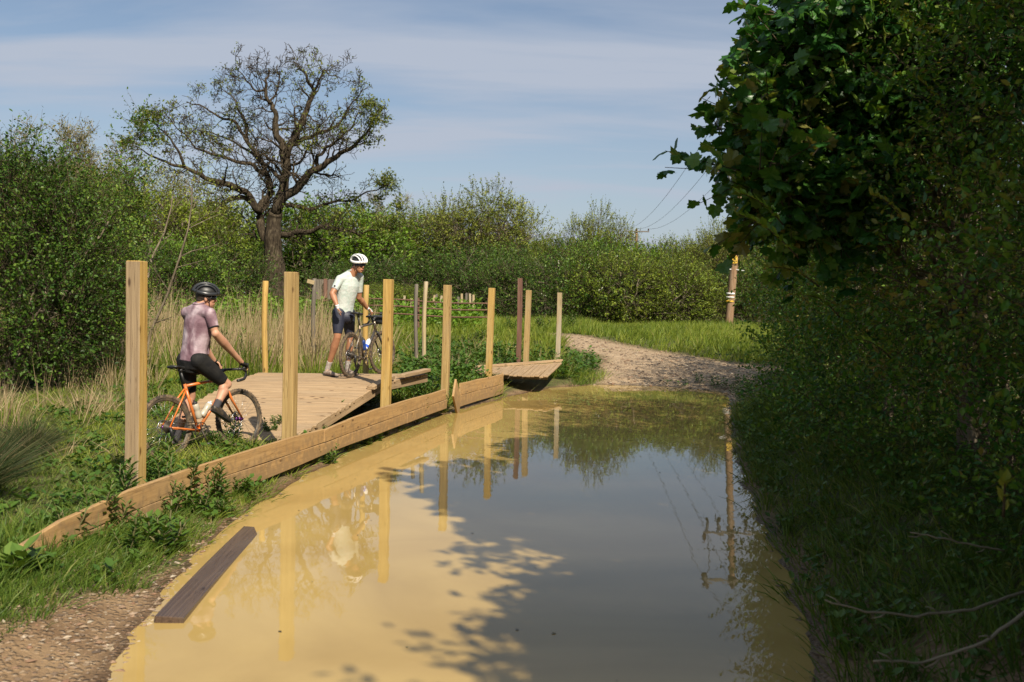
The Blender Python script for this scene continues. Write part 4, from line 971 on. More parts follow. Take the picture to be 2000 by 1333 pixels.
for k, (px, py, Y, L, n) in enumerate([(-35, 945, 8.8, .62, 1300), (60, 915, 10.2, .5, 800), (-70, 980, 7.9, .8, 1200)]):
    b = P(px, py, Y); z = hz_(b[0], Y)
    tuft('rush_tussock', ['big dark rush tussock at the left edge of the picture', 'smaller rush tussock right of the big dark one', 'rush tussock cut by the left frame edge below the bush'][k], 'rush', (b[0], Y, z), n, L, 1.0, .005, M['rush'], 40+k, TG)
# ------------------------------------------------------------------ grass
def field(name, seed, x0, x1, y0, y1, dens, L, wd, mat, accept, per=10, spread=.5, clr=.09, droop=.9, lsp=.5):
    r = rs(seed); n = int((x1-x0)*(y1-y0)*dens/per)
    x = x0+(x1-x0)*r.rand(n); y = y0+(y1-y0)*r.rand(n)
    px_ = CX + x/np.maximum(y, .1)*F_PX; vis = (px_ > -160) & (px_ < 2200)
    x, y = x[vis], y[vis]; h, d = height(x, y)
    a = accept(x, y, d); keep = r.rand(len(x)) < a; x, y, h, d = x[keep], y[keep], h[keep], d[keep]
    sc_l = (.55+.7*r.rand(len(x)))*(.8+.35*wob(x, y, 1.1, seed))
    k = np.repeat(np.arange(len(x)), per); m = len(k)
    a = r.rand(m)*6.28; q = np.abs(r.normal(size=m)); px2 = x[k]+np.cos(a)*q*clr; py2 = y[k]+np.sin(a)*q*clr
    dd = nrm(np.stack([np.cos(a)*spread*(.3+q*.7)+.08, np.sin(a)*spread*(.3+q*.7), np.ones(m)], -1))
    Lh = L*sc_l[k]*(1-lsp/2+lsp*r.rand(m)); mb = MB()
    blades(mb, r, np.stack([px2, py2, h[k]-.02], -1), dd, Lh, wd*(.7+.6*r.rand(m)), droop)
    # tone drifts between tufts
    mb.r[0] = np.clip(np.repeat(.25+.5*r.rand(len(x))[k]*.7+.22*wob(x, y, .8, seed+3)[k]+.16*r.normal(size=m), 5), 0, 1)
    return tag(mb.build(name, mat), kind='stuff')
def on_deck(x, y):
    xr = np.interp(y, [11.5, 12.4, 14.2, 16.2], [-2.66, -2.46, -1.9, -1.38]); xl = np.interp(y, [11.5, 14.1, 15.7], [-4.4, -4.0, -3.95])
    return (x > xl-.02) & (x < xr+.03) & (y > 11.6) & (y < 16.0)
def on_deck2(x, y): return (x > -1.1) & (x < 1.35) & (y > 19.6) & (y < 22.6) & (x > -1.1+(22.6-y)*.25)
def left_bank(x, y, d):
    b = np.interp(y, BY, BX)+.13; behind = x < b-.05
    a = np.where(behind, .95, np.where(d > .55, .75, np.where(d > .1, .75*(wob(x, y, 5, 21) > -.3), .0)))
    thr = .10+np.maximum(0, 6.1-y)*.42; a = np.where((y < 7.4) & (~behind), sst(thr, thr+.3, d)*.95, a)
    a = a*(~on_deck(x, y))*(~on_deck2(x, y))*(x < 2)*(d > .1)*(1-track_mask(x, y))
    bare_ = wob(x, y, 1.6, 33); return a*np.where(behind & (bare_ < -.45), .35, 1)
field('grass', 51, -6.0, 0, 3.2, 9.5, 1500, .15, .006, M['grass'], left_bank, per=12, spread=.75)
field('grass', 63, -3.9, -1.9, 4.0, 9.0, 3800, .13, .006, M['grass'], lambda x, y, d: left_bank(x, y, d)*(x > np.interp(y, BY, BX)-.3), per=16, spread=.5, clr=.05)
field('tall_grass', 64, -4.6, -2.7, 4.6, 7.2, 1300, .22, .007, M['grass'], lambda x, y, d: (d > .55)*(.5+.5*(wob(x, y, 2.5, 75) > -.1)), per=14, spread=.45, clr=.06)
field('grass', 65, -3.3, .2, 7.0, 20, 2200, .12, .007, M['grass2'], lambda x, y, d: (d > .07)*(x > np.interp(y, BY, BX)+.16)*(wob(x, y, 3.5, 76) > -.12)*(~on_deck2(x, y)), per=16, spread=.8, clr=.06)
field('grass', 52, -7.0, 1.5, 9.5, 16.5, 900, .17, .008, M['grass2'], left_bank, per=12, spread=.7)
def meadow(x, y, d):
    pth = (y > 16.0) & (np.abs(x+2.4-(y-16)*.05) < .55) & (y < 18)
    return (1-track_mask(x, y))*(d > .25)*(x < 2.8)*(~on_deck2(x, y))*np.where(pth, .5, 1)
field('meadow_grass', 53, -11, 2.5, 16.2, 24, 520, .32, .011, M['grass2'], meadow, per=12, spread=.5)
field('meadow_grass', 54, -20, 3, 24, 40, 210, .42, .020, M['grass2'], lambda x, y, d: (1-track_mask(x, y))*(1-((x > 1.5) & (y < 33))), per=10, spread=.4)
field('meadow_grass', 55, -36, 8, 40, 66, 45, .42, .045, M['grass2'], lambda x, y, d: np.ones_like(x), per=10, spread=.4)
field('verge_grass', 56, -3, 15, 22, 41, 330, .34, .017, M['grass2'], lambda x, y, d: np.where((track_mask(x, y) < .35) & (x > np.interp(y, [22, 24.5, 28, 31], [5, 5, 2.2, -1])) & (y > np.interp(x, [-3, 2, 4, 6, 8, 14], [27, 28, 26.5, 23, 21.8, 20])), 1.0, .0), per=12, spread=.35)
field('track_grass', 57, -1, 9, 22.5, 31, 60, .08, .012, M['grass2'], lambda x, y, d: track_mask(x, y)*(wob(x, y, 1.7, 61) > .25)*(np.abs(y-26.8) < 1.6), per=10, spread=.9)
field('bank_grass', 58, 1.3, 7, 3, 23, 950, .26, .008, M['grass'], lambda x, y, d: (d > .10)*1.0*(1-track_mask(x, y))*(x > 1), per=12, spread=.6)
# tall dry reeds and long grass on the left of the path
field('dry_reeds', 66, -9.5, -4.6, 10.8, 17, 60, .75, .008, M['dry'], lambda x, y, d: (wob(x, y, 1.4, 77) > -.1)*.9*(~on_deck(x, y)), per=14, spread=.35, clr=.12, droop=.6)
field('dry_reeds', 59, -11, -2.9, 17.6, 26, 95, 1.45, .012, M['dry'], lambda x, y, d: (wob(x, y, 1.3, 71) > -.25)*.9*(x < -3.0), per=14, spread=.22, clr=.12, droop=.5)
field('dry_reeds', 60, -3.5, 1.5, 19.5, 27, 50, .62, .011, M['dry'], lambda x, y, d: (wob(x, y, 1.5, 72) > .0)*.9*(d > 1)*(~on_deck2(x, y))*(1-track_mask(x, y)), per=10, spread=.4, clr=.1, droop=.6)
field('tall_grass', 61, -11, -2.7, 17.6, 25, 90, .75, .014, M['grass2'], lambda x, y, d: (wob(x, y, 1.0, 73) > -.1)*.9, per=12, spread=.3, clr=.12, droop=.7)
field('dry_thatch', 62, -8.5, -3.4, 8.3, 14, 130, .5, .006, M['dry'], lambda x, y, d: (wob(x, y, 1.6, 74) > .15)*.9, per=14, spread=.8, clr=.1, droop=.9)
# ------------------------------------------------------------------ weeds, one by one
def weed(seed, H_, nst, nleaf, size, tmpl=LANCE, name='weed_plant', mat='weed'):
    r = rs(seed); root = thing(name, 'x', 'plant'); mbL, mbT = MB(), MB()
    for s in range(nst):
        a = r.rand()*6.28; lean = .12+.25*r.rand(); h = H_*(.55+.5*r.rand()); n = 6
        t = np.linspace(0, 1, n)[:, None]; b0 = np.array([math.cos(a)*.04, math.sin(a)*.04, -.02])
        pts = b0 + np.array([math.cos(a)*lean*h, math.sin(a)*lean*h, h])*t + r.normal(size=(n, 3))*.006
        mbT.add(*tube(pts, np.linspace(.006, .003, n), 5))
        tt = .12+.88*(np.arange(nleaf)+r.rand(nleaf)*.6)/nleaf; tt = np.clip(tt, 0, 1)
        p = b0 + np.array([math.cos(a)*lean*h, math.sin(a)*lean*h, h])*tt[:, None]
        an = np.arange(nleaf)*2.4+r.rand()*6; ax = np.stack([np.cos(an), np.sin(an), .25+.7*tt], -1)
        leaves(mbL, p, ax, np.stack([-np.cos(an)*.4, -np.sin(an)*.4, np.ones(nleaf)], -1), size*(1.1-.55*tt)*(.8+.4*r.rand(nleaf)), np.clip(.2+.5*r.rand(nleaf)+.2*tt, 0, 1), tmpl)
    mbT.build('stem', M['weed_stem'], root, smooth=True); mbL.build('leaves', M[mat], root); return root
wv = [weed(81, .34, 5, 22, .11), weed(82, .26, 7, 16, .09), weed(83, .45, 4, 28, .12), weed(84, .20, 8, 12, .07, OVAL)]
used2 = set()
def put_weed(v, x, y, s, rz, label, group, z=None):
    z = hz_(x, y) if z is None else z
    if v.name in used2: o = dup(v, (x, y, z), rz, label, group, s)
    else:
        used2.add(v.name); o = v; o.location = (x, y, z); o.rotation_euler = (0, 0, rz); o.scale = (s,)*3; o['label'] = label; o['group'] = group
    return o
WGn = 'leafy weeds along the edging boards and ramps'
WL = [((318, 968), 2, 1.25, 'tallest dark weed in front of the boards right of the nearest post'), ((262, 1000), 0, 1.2, 'leafy weed at the foot of the nearest post'), ((232, 1035), 1, 1.1, 'low bushy weed left below the nearest post'),
 ((335, 1010), 0, .8, 'small weed right below the tallest dark weed'), ((455, 862), 0, 1.0, 'weed under the orange bicycle\'s front wheel'), ((432, 880), 1, 1.0, 'weed left of the front wheel foot of the orange bicycle'),
 ((540, 842), 1, 1.0, 'small weed left against the second post'), ((527, 850), 3, 1.1, 'tiny weed between front wheel and second post'), ((668, 830), 0, 1.0, 'upright weed behind the boards in front of the ramp\'s dark side'), ((648, 815), 2, .9, 'thin weed rising before the ramp side, right of the second post'),
 ((700, 800), 1, 1.1, 'weed in the dark hollow under the ramp kerb'), ((728, 792), 0, .9, 'weed left against the third post'), ((783, 775), 2, 1.0, 'weed right beside the third post'), ((800, 768), 1, 1.3, 'bushy weed right of the third post, behind the boards'),
 ((828, 790), 2, 1.35, 'drooping dark weed at the gap in the boards'), ((836, 815), 0, .9, 'weed hanging before the broken board'), ((845, 745), 2, 1.5, 'tall bushy weed clump before the fourth post'), ((862, 730), 2, 1.6, 'tall weed clump against the fourth post'),
 ((820, 745), 1, 1.6, 'bushy weed left of the clump at the fourth post'), ((880, 745), 1, 1.4, 'weed right of the fourth post foot'), ((888, 790), 1, 1.0, 'weed in front of the short far edging, left end'), ((905, 785), 3, 1.2, 'low weed in front of the short far edging, middle'),
 ((934, 778), 0, .8, 'weed in front of the short far edging, right end'), ((965, 765), 1, 1.2, 'weed right of the fifth post at the water side'), ((985, 758), 3, 1.5, 'low weed before the dark hollow of the second ramp'), ((770, 838), 3, 1.1, 'small weed on the mud left of a low stone, under the boards'),
 ((645, 905), 3, 1.1, 'grassy weed on the mud margin, left of middle'), ((705, 870), 3, 1.5, 'bushy weed on the mud below the long edging, right'), ((685, 880), 1, 1.0, 'bushy weed on the mud below the long edging, left'), ((750, 850), 1, .8, 'small weed on the mud, right of two bushy ones'),
 ((470, 965), 3, 1.2, 'low weed on the bank below the long edging'), ((415, 970), 1, .8, 'low weed below the boards under the orange bicycle'), ((385, 1005), 3, 1.3, 'spreading weed on the bank above the sunken plank'), ((325, 1075), 3, 1.8, 'rosette weed with grey leaves on the muddy bank'),
 ((480, 710), 1, 2.0, 'broad leaved weed clump behind the rider\'s hands'), ((455, 690), 0, 2.0, 'weed clump left of the slim round post'), ((560, 700), 0, 1.4, 'weed behind the second post at the ramp\'s far edge'), ((590, 700), 1, 1.5, 'weed clump left of the standing cyclist\'s shoes'),
 ((905, 712), 2, 1.3, 'weed clump behind the second ramp, left'), ((935, 705), 1, 1.8, 'weed clump between fourth and fifth posts'), ((1000, 702), 2, 1.4, 'weed left of the sixth post behind the ramp kerb'), ((1060, 690), 1, 2.0, 'bushy weed between the last two posts'), ((1110, 690), 2, 1.5, 'weed right of the bleached post'), ((1120, 700), 3, 1.8, 'low weed at the track side right of the second ramp')]
for k, ((px, py), vi, s, lb) in enumerate(WL):
    zz = .15 if py > 780 else .35 if py > 735 else .5
    for _ in range(4): g_ = G(px, py, zz); zz = hz_(g_[0], g_[1])
    put_weed(wv[vi], g_[0], g_[1], s*(1 if py > 700 else 1.1), k*1.9, lb, WGn, zz)
EX = [((395, 960), 'young weed close under the boards below the orange bicycle, left'), ((425, 985), 'young weed on the bank, a step below the boards'), ((520, 930), 'weed under the boards just left of the second post'), ((560, 920), 'weed under the boards straight below the second post'), ((610, 905), 'weed under the boards right of the second post'), ((350, 985), 'stout weed against the boards right of the tallest dark weed'), ((290, 1030), 'weed low on the bank below the tallest dark weed'), ((190, 1040), 'weed before the left end of the boards'), ((140, 1060), 'leftmost weed before the sunken end of the boards'), ((250, 1080), 'broad weed on the grassy bank above the pebbles'), ((735, 865), 'weed at the muddy foot of the boards near the third post'), ((810, 830), 'weed at the muddy foot of the boards left of the gap'), ((440, 1010), 'weed at the puddle rim above the far end of the loose plank'), ((865, 815), 'weed at the puddle rim before the gap in the edging')]
for k, ((px, py), lb) in enumerate(EX):
    zz = .1
    for _ in range(4): g_ = G(px, py, zz); zz = hz_(g_[0], g_[1])
    put_weed(wv[(k*3+1) % 4], g_[0], g_[1], (.75, 1.0, 1.2)[k % 3], k*1.3, lb, WGn, zz)
# low herbs that nobody could count, through the meadow in front of the gate
def herbs(name, seed, x0, x1, y0, y1, n, size, hmax, accept, mat):
    r = rs(seed); x = x0+(x1-x0)*r.rand(n); y = y0+(y1-y0)*r.rand(n); h, d = height(x, y); keep = r.rand(n) < accept(x, y, d); x, y, h = x[keep], y[keep], h[keep]
    hm = hmax*(.4+.6*r.rand(len(x)))*(1+.4*wob(x, y, 1.3, seed)); per = 16; k = np.repeat(np.arange(len(x)), per); m = len(k); t = r.rand(m)
    p = np.stack([x[k]+r.normal(size=m)*.05, y[k]+r.normal(size=m)*.05, h[k]+hm[k]*t], -1); an = r.rand(m)*6.28
    mb = MB(); leaves(mb, p, np.stack([np.cos(an), np.sin(an), .3+.4*t], -1), nrm(np.stack([-np.cos(an)*.4, -np.sin(an)*.4, np.ones(m)], -1)+r.normal(size=(m, 3))*.3), size*(.6+.7*r.rand(m)), np.clip(.15+.4*r.rand(len(x))[k]+.3*r.rand(m), 0, 1), OVAL)
    return tag(mb.build(name, mat), kind='stuff')
herbs('nettles', 91, -2.3, 2.2, 16.5, 26, 1500, .10, .45, lambda x, y, d: (d > .5)*(~on_deck2(x, y))*(1-track_mask(x, y))*(.5+.5*(wob(x, y, 1.2, 92) > -.1)), M['weed'])
herbs('nettles', 92, -14, -1, 26, 38, 1800, .16, 1.0, lambda x, y, d: (wob(x, y, .7, 93) > -.2)*.9*(y > 30), M['L_bright'])
herbs('ground_herbs', 94, -6, -1, 6, 16.4, 900, .07, .14, lambda x, y, d: left_bank(x, y, d)*.7, M['weed'])
herbs('ground_herbs', 95, 1.5, 6, 3.5, 23, 2600, .06, .22, lambda x, y, d: (d > .12)*.8, M['weed'])
dk = weed(85, .22, 4, 6, .26, OVAL, 'dock_plant', 'dock')
for k, (px, py, lb, s) in enumerate([(45, 1125, 'dock with big blurred leaves at the left edge of the foreground', .9), (492, 700, 'dock with large upright leaves behind the rider\'s handlebar', 1.3), (300, 735, 'dock rosette left of the rider\'s saddle', 1.1), (868, 748, 'dock with broad leaves lying over the gap in the edging', 1.1)]):
    zz = .15
    for _ in range(4): g_ = G(px, py, zz); zz = hz_(g_[0], g_[1])
    put_weed(dk, g_[0], g_[1], s, k*2.1, lb, 'dock plants', zz)
# ------------------------------------------------------------------ stones and clods
def stones(name, seed, n, samp, smin, smax, mat, accept):
    r = rs(seed); x, y = samp(r, n); h, d = height(x, y); keep = accept(x, y, d); x, y, h = x[keep], y[keep], h[keep]; n = len(x)
    base = np.array([(1, 0, 0), (.3, .9, .1), (-.8, .55, 0), (-.8, -.6, .1), (.3, -.9, 0), (.1, .1, .75), (-.2, 0, -.7)]); fs = np.array([(0, 1, 5), (1, 2, 5), (2, 3, 5), (3, 4, 5), (4, 0, 5), (1, 0, 6), (2, 1, 6), (3, 2, 6), (4, 3, 6), (0, 4, 6)])
    s = smin*(smax/smin)**(r.rand(n)**2.0); a = r.rand(n)*6.28; ca, sa = np.cos(a), np.sin(a)
    B_ = base[None]*(1+.35*r.normal(size=(n, 7, 1))) * np.stack([s, s*(.55+.4*r.rand(n)), s*(.35+.3*r.rand(n))], -1)[:, None]
    V_ = np.stack([B_[..., 0]*ca[:, None]-B_[..., 1]*sa[:, None], B_[..., 0]*sa[:, None]+B_[..., 1]*ca[:, None], B_[..., 2]], -1) + np.stack([x, y, h+s*.12], -1)[:, None]
    mb = MB(); mb.add(V_.reshape(-1, 3), [(np.arange(n)[:, None, None]*7+fs[None]).reshape(-1, 3)], rnd=np.repeat(r.rand(n), 7)); return tag(mb.build(name, mat, smooth=False), kind='stuff')
M['stone'] = leafmat('stones', [(.09, .065, .045), (.20, .14, .09), (.30, .23, .15), (.22, .12, .07), (.42, .36, .27)], trans=0, rough=.6)
M['clod'] = leafmat('clods', [(.09, .06, .035), (.16, .11, .065), (.22, .155, .09)], trans=0, rough=.8)
stones('pebbles', 101, 12000, lambda r, n: (-4.2+3*r.rand(n), 3.6+5*r.rand(n)), .005, .026, M['stone'], lambda x, y, d: (d > -.06) & (d < .75+.3*wob(x, y, 3, 5)) & ((y < 6.9) | (d < .3)))
stones('gravel', 102, 18000, lambda r, n: (-1+11*r.rand(n), 19+13*r.rand(n)), .010, .055, M['stone'], lambda x, y, d: (d > .0) & (track_mask(x, y) > .3))
stones('clods', 103, 5000, lambda r, n: (-4+5*r.rand(n), 7+14*r.rand(n)), .008, .04, M['clod'], lambda x, y, d: (d > -.02) & (d < .45))
stones('clods', 104, 5000, lambda r, n: (1.2+5*r.rand(n), 3.5+19*r.rand(n)), .010, .05, M['clod'], lambda x, y, d: (d > -.05) & (d < .5) & (x > 1.3))
M['float'] = leafmat('floating_bits', [(.06, .045, .02), (.14, .10, .04), (.22, .19, .08), (.10, .12, .03)], trans=0)
r = rs(121); n = 260; xx = -2+7*r.rand(n); yy = 4.6+17*r.rand(n); h_, d_ = height(xx, yy); kk = (d_ < -.05) & (r.rand(n) < np.where(d_ > -.45, 1, .35)); xx, yy = xx[kk], yy[kk]; mb = MB(); a_ = r.rand(len(xx))*6.28
leaves(mb, np.stack([xx, yy, np.full(len(xx), .003)], -1), np.stack([np.cos(a_), np.sin(a_), np.zeros(len(xx))], -1), np.tile([0, 0, 1.0], (len(xx), 1))+r.normal(size=(len(xx), 3))*.05, .012+.030*r.rand(len(xx))**2, r.rand(len(xx)), DIAM)
tag(mb.build('floating_debris', M['float']), kind='stuff')
# ------------------------------------------------------------------ big hedge on the right and the sycamore
def hedge_x(y): return np.interp(y, [-6, 0, 4, 8, 12, 16, 20, 23, 26], [2.3, 2.35, 2.75, 3.15, 3.6, 4.6, 5.55, 6.4, 8.0])
HG = 'hedge bushes along the right side of the track'
def hedge_bush(label, y0, y1, H_, seed, leafm, size, ntw, nl=10, twL=.42, tmpl=OVAL, over=0.0, dep=1.3, name='hawthorn_hedge'):
    r = rs(seed); yc = (y0+y1)/2; xb = float(hedge_x(yc))+1.0; base = np.array([xb, yc, hz_(xb, yc)])
    root = thing(name, label, 'hedge', base, group=HG); blobs = []
    ny_ = max(2, int((y1-y0)/1.0))
    for i in range(ny_):
        for j in range(max(3, int(H_/1.0))):
            y = y0+(i+.5+r.rand()*.5-.25)*(y1-y0)/ny_; z = base[2]+.45+(H_-.8)*j/max(2, int(H_/1.0)-1); bulge = over*math.sin(min(1, j/3.0)*1.57)
            blobs.append(((float(hedge_x(y))+.75-bulge+r.normal()*.16, y, z), (.85+.2*r.rand(), .85+.3*r.rand(), .75+.2*r.rand())))
            if j % 2 == i % 2: blobs.append(((float(hedge_x(y))+.75+dep+r.normal()*.2, y, z+.2), (1.1, 1.1, .9)))
    mbL, mbT = MB(), MB()
    sprays(r, blobs, ntw, twL, nl, size, tmpl, mbL, mbT, up=.25, jit=.8, thick=.5, tr=.0022, tone=.32, zmin=base[2]+.03)
    out = []
    for k in range(int(4+(y1-y0)*2)):
        y = y0+(y1-y0)*r.rand(); a = np.array([float(hedge_x(y))+.9+.6*r.rand(), y, base[2]-.1])
        branch(r, a, (r.normal()*.12+.1, r.normal()*.25, 1), H_*.8, .03, 2, out, gn=.12, up=.1, kids=(9, 4), shr=.22, seg=.3, rmin=.003)
    limbs(out, 'trunk', M['bark'], root, sides=5, base=base); mbL.build('foliage', leafm, root, base=base); mbT.build('twigs', M['twig'], root, base=base)
    return root
hedge_bush('tall dark hedge beside the viewer at the right edge of the picture', 3.2, 6.6, 4.5, 201, M['L_hedge'], .045, 8500, nl=12, over=.15)
hedge_bush('dark hedge section just left of the right edge, full of small leaves', 6.6, 10.4, 4.9, 202, M['L_hedge'], .048, 8500, nl=12, over=.2)
hedge_bush('dark hedge section beneath the overhanging sycamore', 10.4, 15.0, 4.9, 203, M['L_hedge'], .055, 7000, nl=11, over=.3)
hedge_bush('farther hedge section along the puddle\'s right shore', 15.0, 19.5, 4.0, 204, M['L_hedge'], .06, 5000, nl=10, over=.3)
hedge_bush('far end of the big hedge where the gravel track bends behind it', 19.5, 23.6, 4.2, 205, M['L_mid'], .065, 4000, nl=10, over=.2, name='hawthorn_hedge')
hedge_bush('hedge section beside the viewer, standing outside the right frame edge', -3.5, 3.2, 4.4, 206, M['L_hedge'], .095, 7000, nl=10, over=.15)
# sycamore
def sycamore(name, label, bpos, blobs, seed, ntw, size, H_):
    r = rs(seed); base = np.array([bpos[0], bpos[1], hz_(*bpos)]); root = thing(name, label, 'tree', base)
    mbL, mbT = MB(), MB()
    sprays(r, blobs, ntw, .40, 9, size, MAPLE, mbL, mbT, up=.15, jit=.6, thick=.45, tr=.007, tone=.22, side=1.1, lump=.3)
    out = []; branch(r, base-[0, 0, .1], (-.05, 0, 1), H_*.7, .16, 0, out, gn=.05, up=.2, seg=.6)
    for (c, rr) in blobs:
        a = out[0][0][r.randint(2, len(out[0][0]))]; c = np.array(c); n = 8; t = np.linspace(0, 1, n)[:, None]
        pts = a*(1-t)+c*t; pts[:, 2] += .25*np.sin(t[:, 0]*3.14); pts += r.normal(size=pts.shape)*.04; pts[0] = a
        rad = np.linspace(.032, .008, n); out.append((pts, rad)); spawn(r, pts, rad, .9, 2, out, .2, .1, (7, 4), .5, None, .2, .004)
    limbs(out, 'trunk', M['bark'], root, sides=6, base=base); mbL.build('crown', M['L_syc'], root, base=base); mbT.build('twigs', M['twig'], root, base=base)
    return root
def pb_(px, py, Y, w_, h_, dy=.6): s = Y/F_PX; return (P(px, py, Y), (w_*s/2, dy, h_*s/2))
SY = [pb_(1478, 335, 7.6, 80, 60, .3), pb_(1500, 238, 7.9, 90, 50, .35), pb_(1530, 375, 7.7, 110, 80, .35), pb_(1565, 320, 8.2, 140, 140), pb_(1575, 160, 8.2, 100, 110, .45), pb_(1640, 300, 8.5, 140, 130), pb_(1590, 110, 8.3, 130, 120), pb_(1620, 60, 8.4, 170, 110), pb_(1590, 210, 8.4, 150, 120),
      pb_(1700, 110, 8.6, 200, 150), pb_(1760, 70, 8.8, 140, 90), pb_(1595, 430, 8.0, 110, 80, .5), pb_(1850, 150, 9.0, 200, 220), pb_(1800, -60, 9.0, 160, 160), pb_(1590, 30, 8.5, 60, 50, .3)]
sycamore('sycamore_tree', 'sycamore with large lobed leaves leaning over the track above the dark hedge', (4.3, 9.2), SY, 301, 1500, .105, 6.2)
# the tree crowns that stand right of the frame and shade the water
r = rs(55)
S2 = [((3.85, 2.4, 4.4), (1.0, 1.2, .9)), ((2.35, 4.4, 4.9), (.6, .7, .4)), ((2.4, 5.0, 5.3), (.6, .6, .4)), ((2.7, 3.6, 4.9), (.7, .8, .5)), ((3.5, .9, 4.3), (1.0, 1.0, .9)), ((3.3, -.3, 3.9), (1.0, 1.0, .9)), ((4.9, 2.2, 5.2), (1.3, 1.4, .9)), ((4.2, 4.2, 4.4), (1.2, 1.2, 1.1)), ((2.7, .8, 4.5), (.55, .3, .2)), ((2.5, 1.2, 4.4), (.3, .2, .15)), ((4.2, -.6, 4.2), (1.0, 1.3, 1.0)), ((2.0, 5.0, 5.2), (.45, .5, .3)), ((3.7, 3.6, 3.2), (.8, 1.4, .8))]
sycamore('sycamore_tree', 'second sycamore standing outside the right edge whose shadow lies on the water', (4.4, 3.4), S2, 302, 3000, .14, 5.5)
# bare twigs reaching out of the hedge, lower right
def bare_twig(pts_px, Y, r0, label):
    pts = np.array([P(px, py, Y+dy) for px, py, dy in pts_px]); n = len(pts); t = np.linspace(0, n-1, (n-1)*5+1); i = np.minimum(t.astype(int), n-2); f_ = (t-i)[:, None]
    pts = pts[i]*(1-f_)+pts[i+1]*f_; rr = rs(int(r0*1e5)); pts += rr.normal(size=pts.shape)*.0025
    mb = MB(); mb.add(*tube(pts, np.linspace(r0, r0*.45, len(pts)), 7))
    for k in range(3, len(pts)-2, 5):
        T_ = nrm(pts[k+1]-pts[k]); mb.add(*tube([pts[k], pts[k]+T_*.03+[0, 0, .02*(-1)**k], pts[k]+T_*.07+[0, .01, .03*(-1)**k]], [r0*.5, r0*.4, r0*.2], 5))
    return tag(mb.build('bare_twig', M['twig_pale'], smooth=True, base=pts[0]), label, 'twig', 'bare twigs poking out of the right hedge')
bare_twig([(2080, 1130, .3), (1985, 1210, .1), (1900, 1265, 0), (1800, 1295, 0), (1705, 1290, -.05)], 4.0, .009, 'pale bare twig curving down at the bottom right corner')
bare_twig([(2020, 1150, .5), (1900, 1190, .2), (1790, 1203, .1), (1690, 1195, 0), (1612, 1172, 0)], 4.3, .008, 'pale bare twig pointing left above the lowest twig')
bare_twig([(1960, 1075, .2), (1900, 1065, .1), (1830, 1050, 0), (1780, 1040, 0)], 4.6, .006, 'short brown twig in the dark lower right of the hedge')
# new shoots at the hedge face; bright leaf colour also stands for sunlit tips
def shoot(px, py, Y, dx, dz, n, size, seed, label, mat='L_bright'):
    r = rs(seed); a = P(px, py, Y); L = np.array([dx, -.1, dz]); root_ = thing('leafy_shoot', label, 'shoot', a, group='young shoots sticking out of the right hedge')
    t = np.linspace(0, 1, 8)[:, None]; pts = a+L*t; pts[:, 2] += .05*np.sin(t[:, 0]*3); mb = MB(); mb.add(*tube(pts, np.linspace(.006, .003, 8), 5)); mb.build('stem', M['twig'], root_, smooth=True, base=a)
    mb = MB(); k = np.linspace(.1, 1, n); p = a+L*k[:, None]; p[:, 2] += .05*np.sin(k*3); an = np.arange(n)*2.4
    leaves(mb, p, nrm(L)*.7+np.stack([np.cos(an)*.3, np.sin(an)*.8, .3+np.sin(an)*.4], -1), nrm(np.stack([r.normal(size=n)*.4, r.normal(size=n)*.4-.3, np.ones(n)], -1)), size*(.7+.5*r.rand(n)), .4+.6*r.rand(n), OVAL); mb.build('leaves', M[mat], root_, base=a)
shoot(1560, 505, 7.0, -.45, .28, 26, .075, 1, 'young shoot with reddish stem left under the sycamore')
shoot(1500, 690, 12.5, -.25, .25, 20, .06, 2, 'small shoot at the far foot of the hedge')
shoot(1960, 1010, 3.9, -.05, .14, 9, .07, 3, 'yellowish young leaves near the right edge', 'L_yellow')
shoot(1640, 620, 7.6, -.3, .15, 20, .06, 4, 'bright leafed shoot in the middle of the hedge face')
shoot(1700, 300, 8.2, -.35, .25, 26, .06, 6, 'sunlit shoot high on the hedge right of the sycamore')
shoot(1860, 250, 6.8, -.3, .3, 26, .055, 7, 'pale shoot near the top right of the hedge', 'L_yellow')
shoot(1600, 560, 7.4, -.4, .12, 26, .06, 8, 'long shoot reaching left from the middle of the hedge', 'L_yellow')
shoot(1740, 700, 6.2, -.3, .1, 20, .05, 9, 'small bright shoot low on the hedge face')
shoot(1530, 440, 7.2, -.35, .2, 24, .07, 10, 'shoot in sunlit leaf colour in front of the lowest sycamore leaves')
shoot(1780, 450, 6.5, -.3, .2, 22, .055, 5, 'shoot with pale leaf tips on the upper hedge face', 'L_yellow')
# ------------------------------------------------------------------ bicycles
def bl(name, c, rough=.5, metal=0.0, **k): return plain(name, c, rough, metal, **k)
bm_black = bl('black_parts', (.018, .018, .018), .45); tyre_m = bl('muddy_tyre', (.035, .027, .02), .9, noise=.2, nscale=25, c2=(.16, .11, .065), bump=.6)
rim_m = bl('dusty_rim', (.04, .035, .03), .5, nscale=14, c2=(.12, .09, .055)); steel = bl('steel', (.35, .35, .35), .3, .9); chain_m = bl('muddy_drivetrain', (.07, .055, .04), .6, .4, noise=.5, nscale=40)
orange = bl('orange_paint', (.72, .16, .02), .32, nscale=7, c2=(.42, .14, .04)); titan = bl('titanium', (.27, .25, .23), .35, .8, nscale=9, c2=(.16, .12, .08))
clear = bl('cloudy_bottle', (.42, .38, .30), .3); blue = bl('blue_bottle', (.03, .10, .55), .3); whitep = bl('white_plastic', (.75, .77, .8), .35); purple = bl('purple_hub', (.12, .03, .16), .3, .7)
bagm = bl('bag_cloth', (.03, .035, .04), .75)
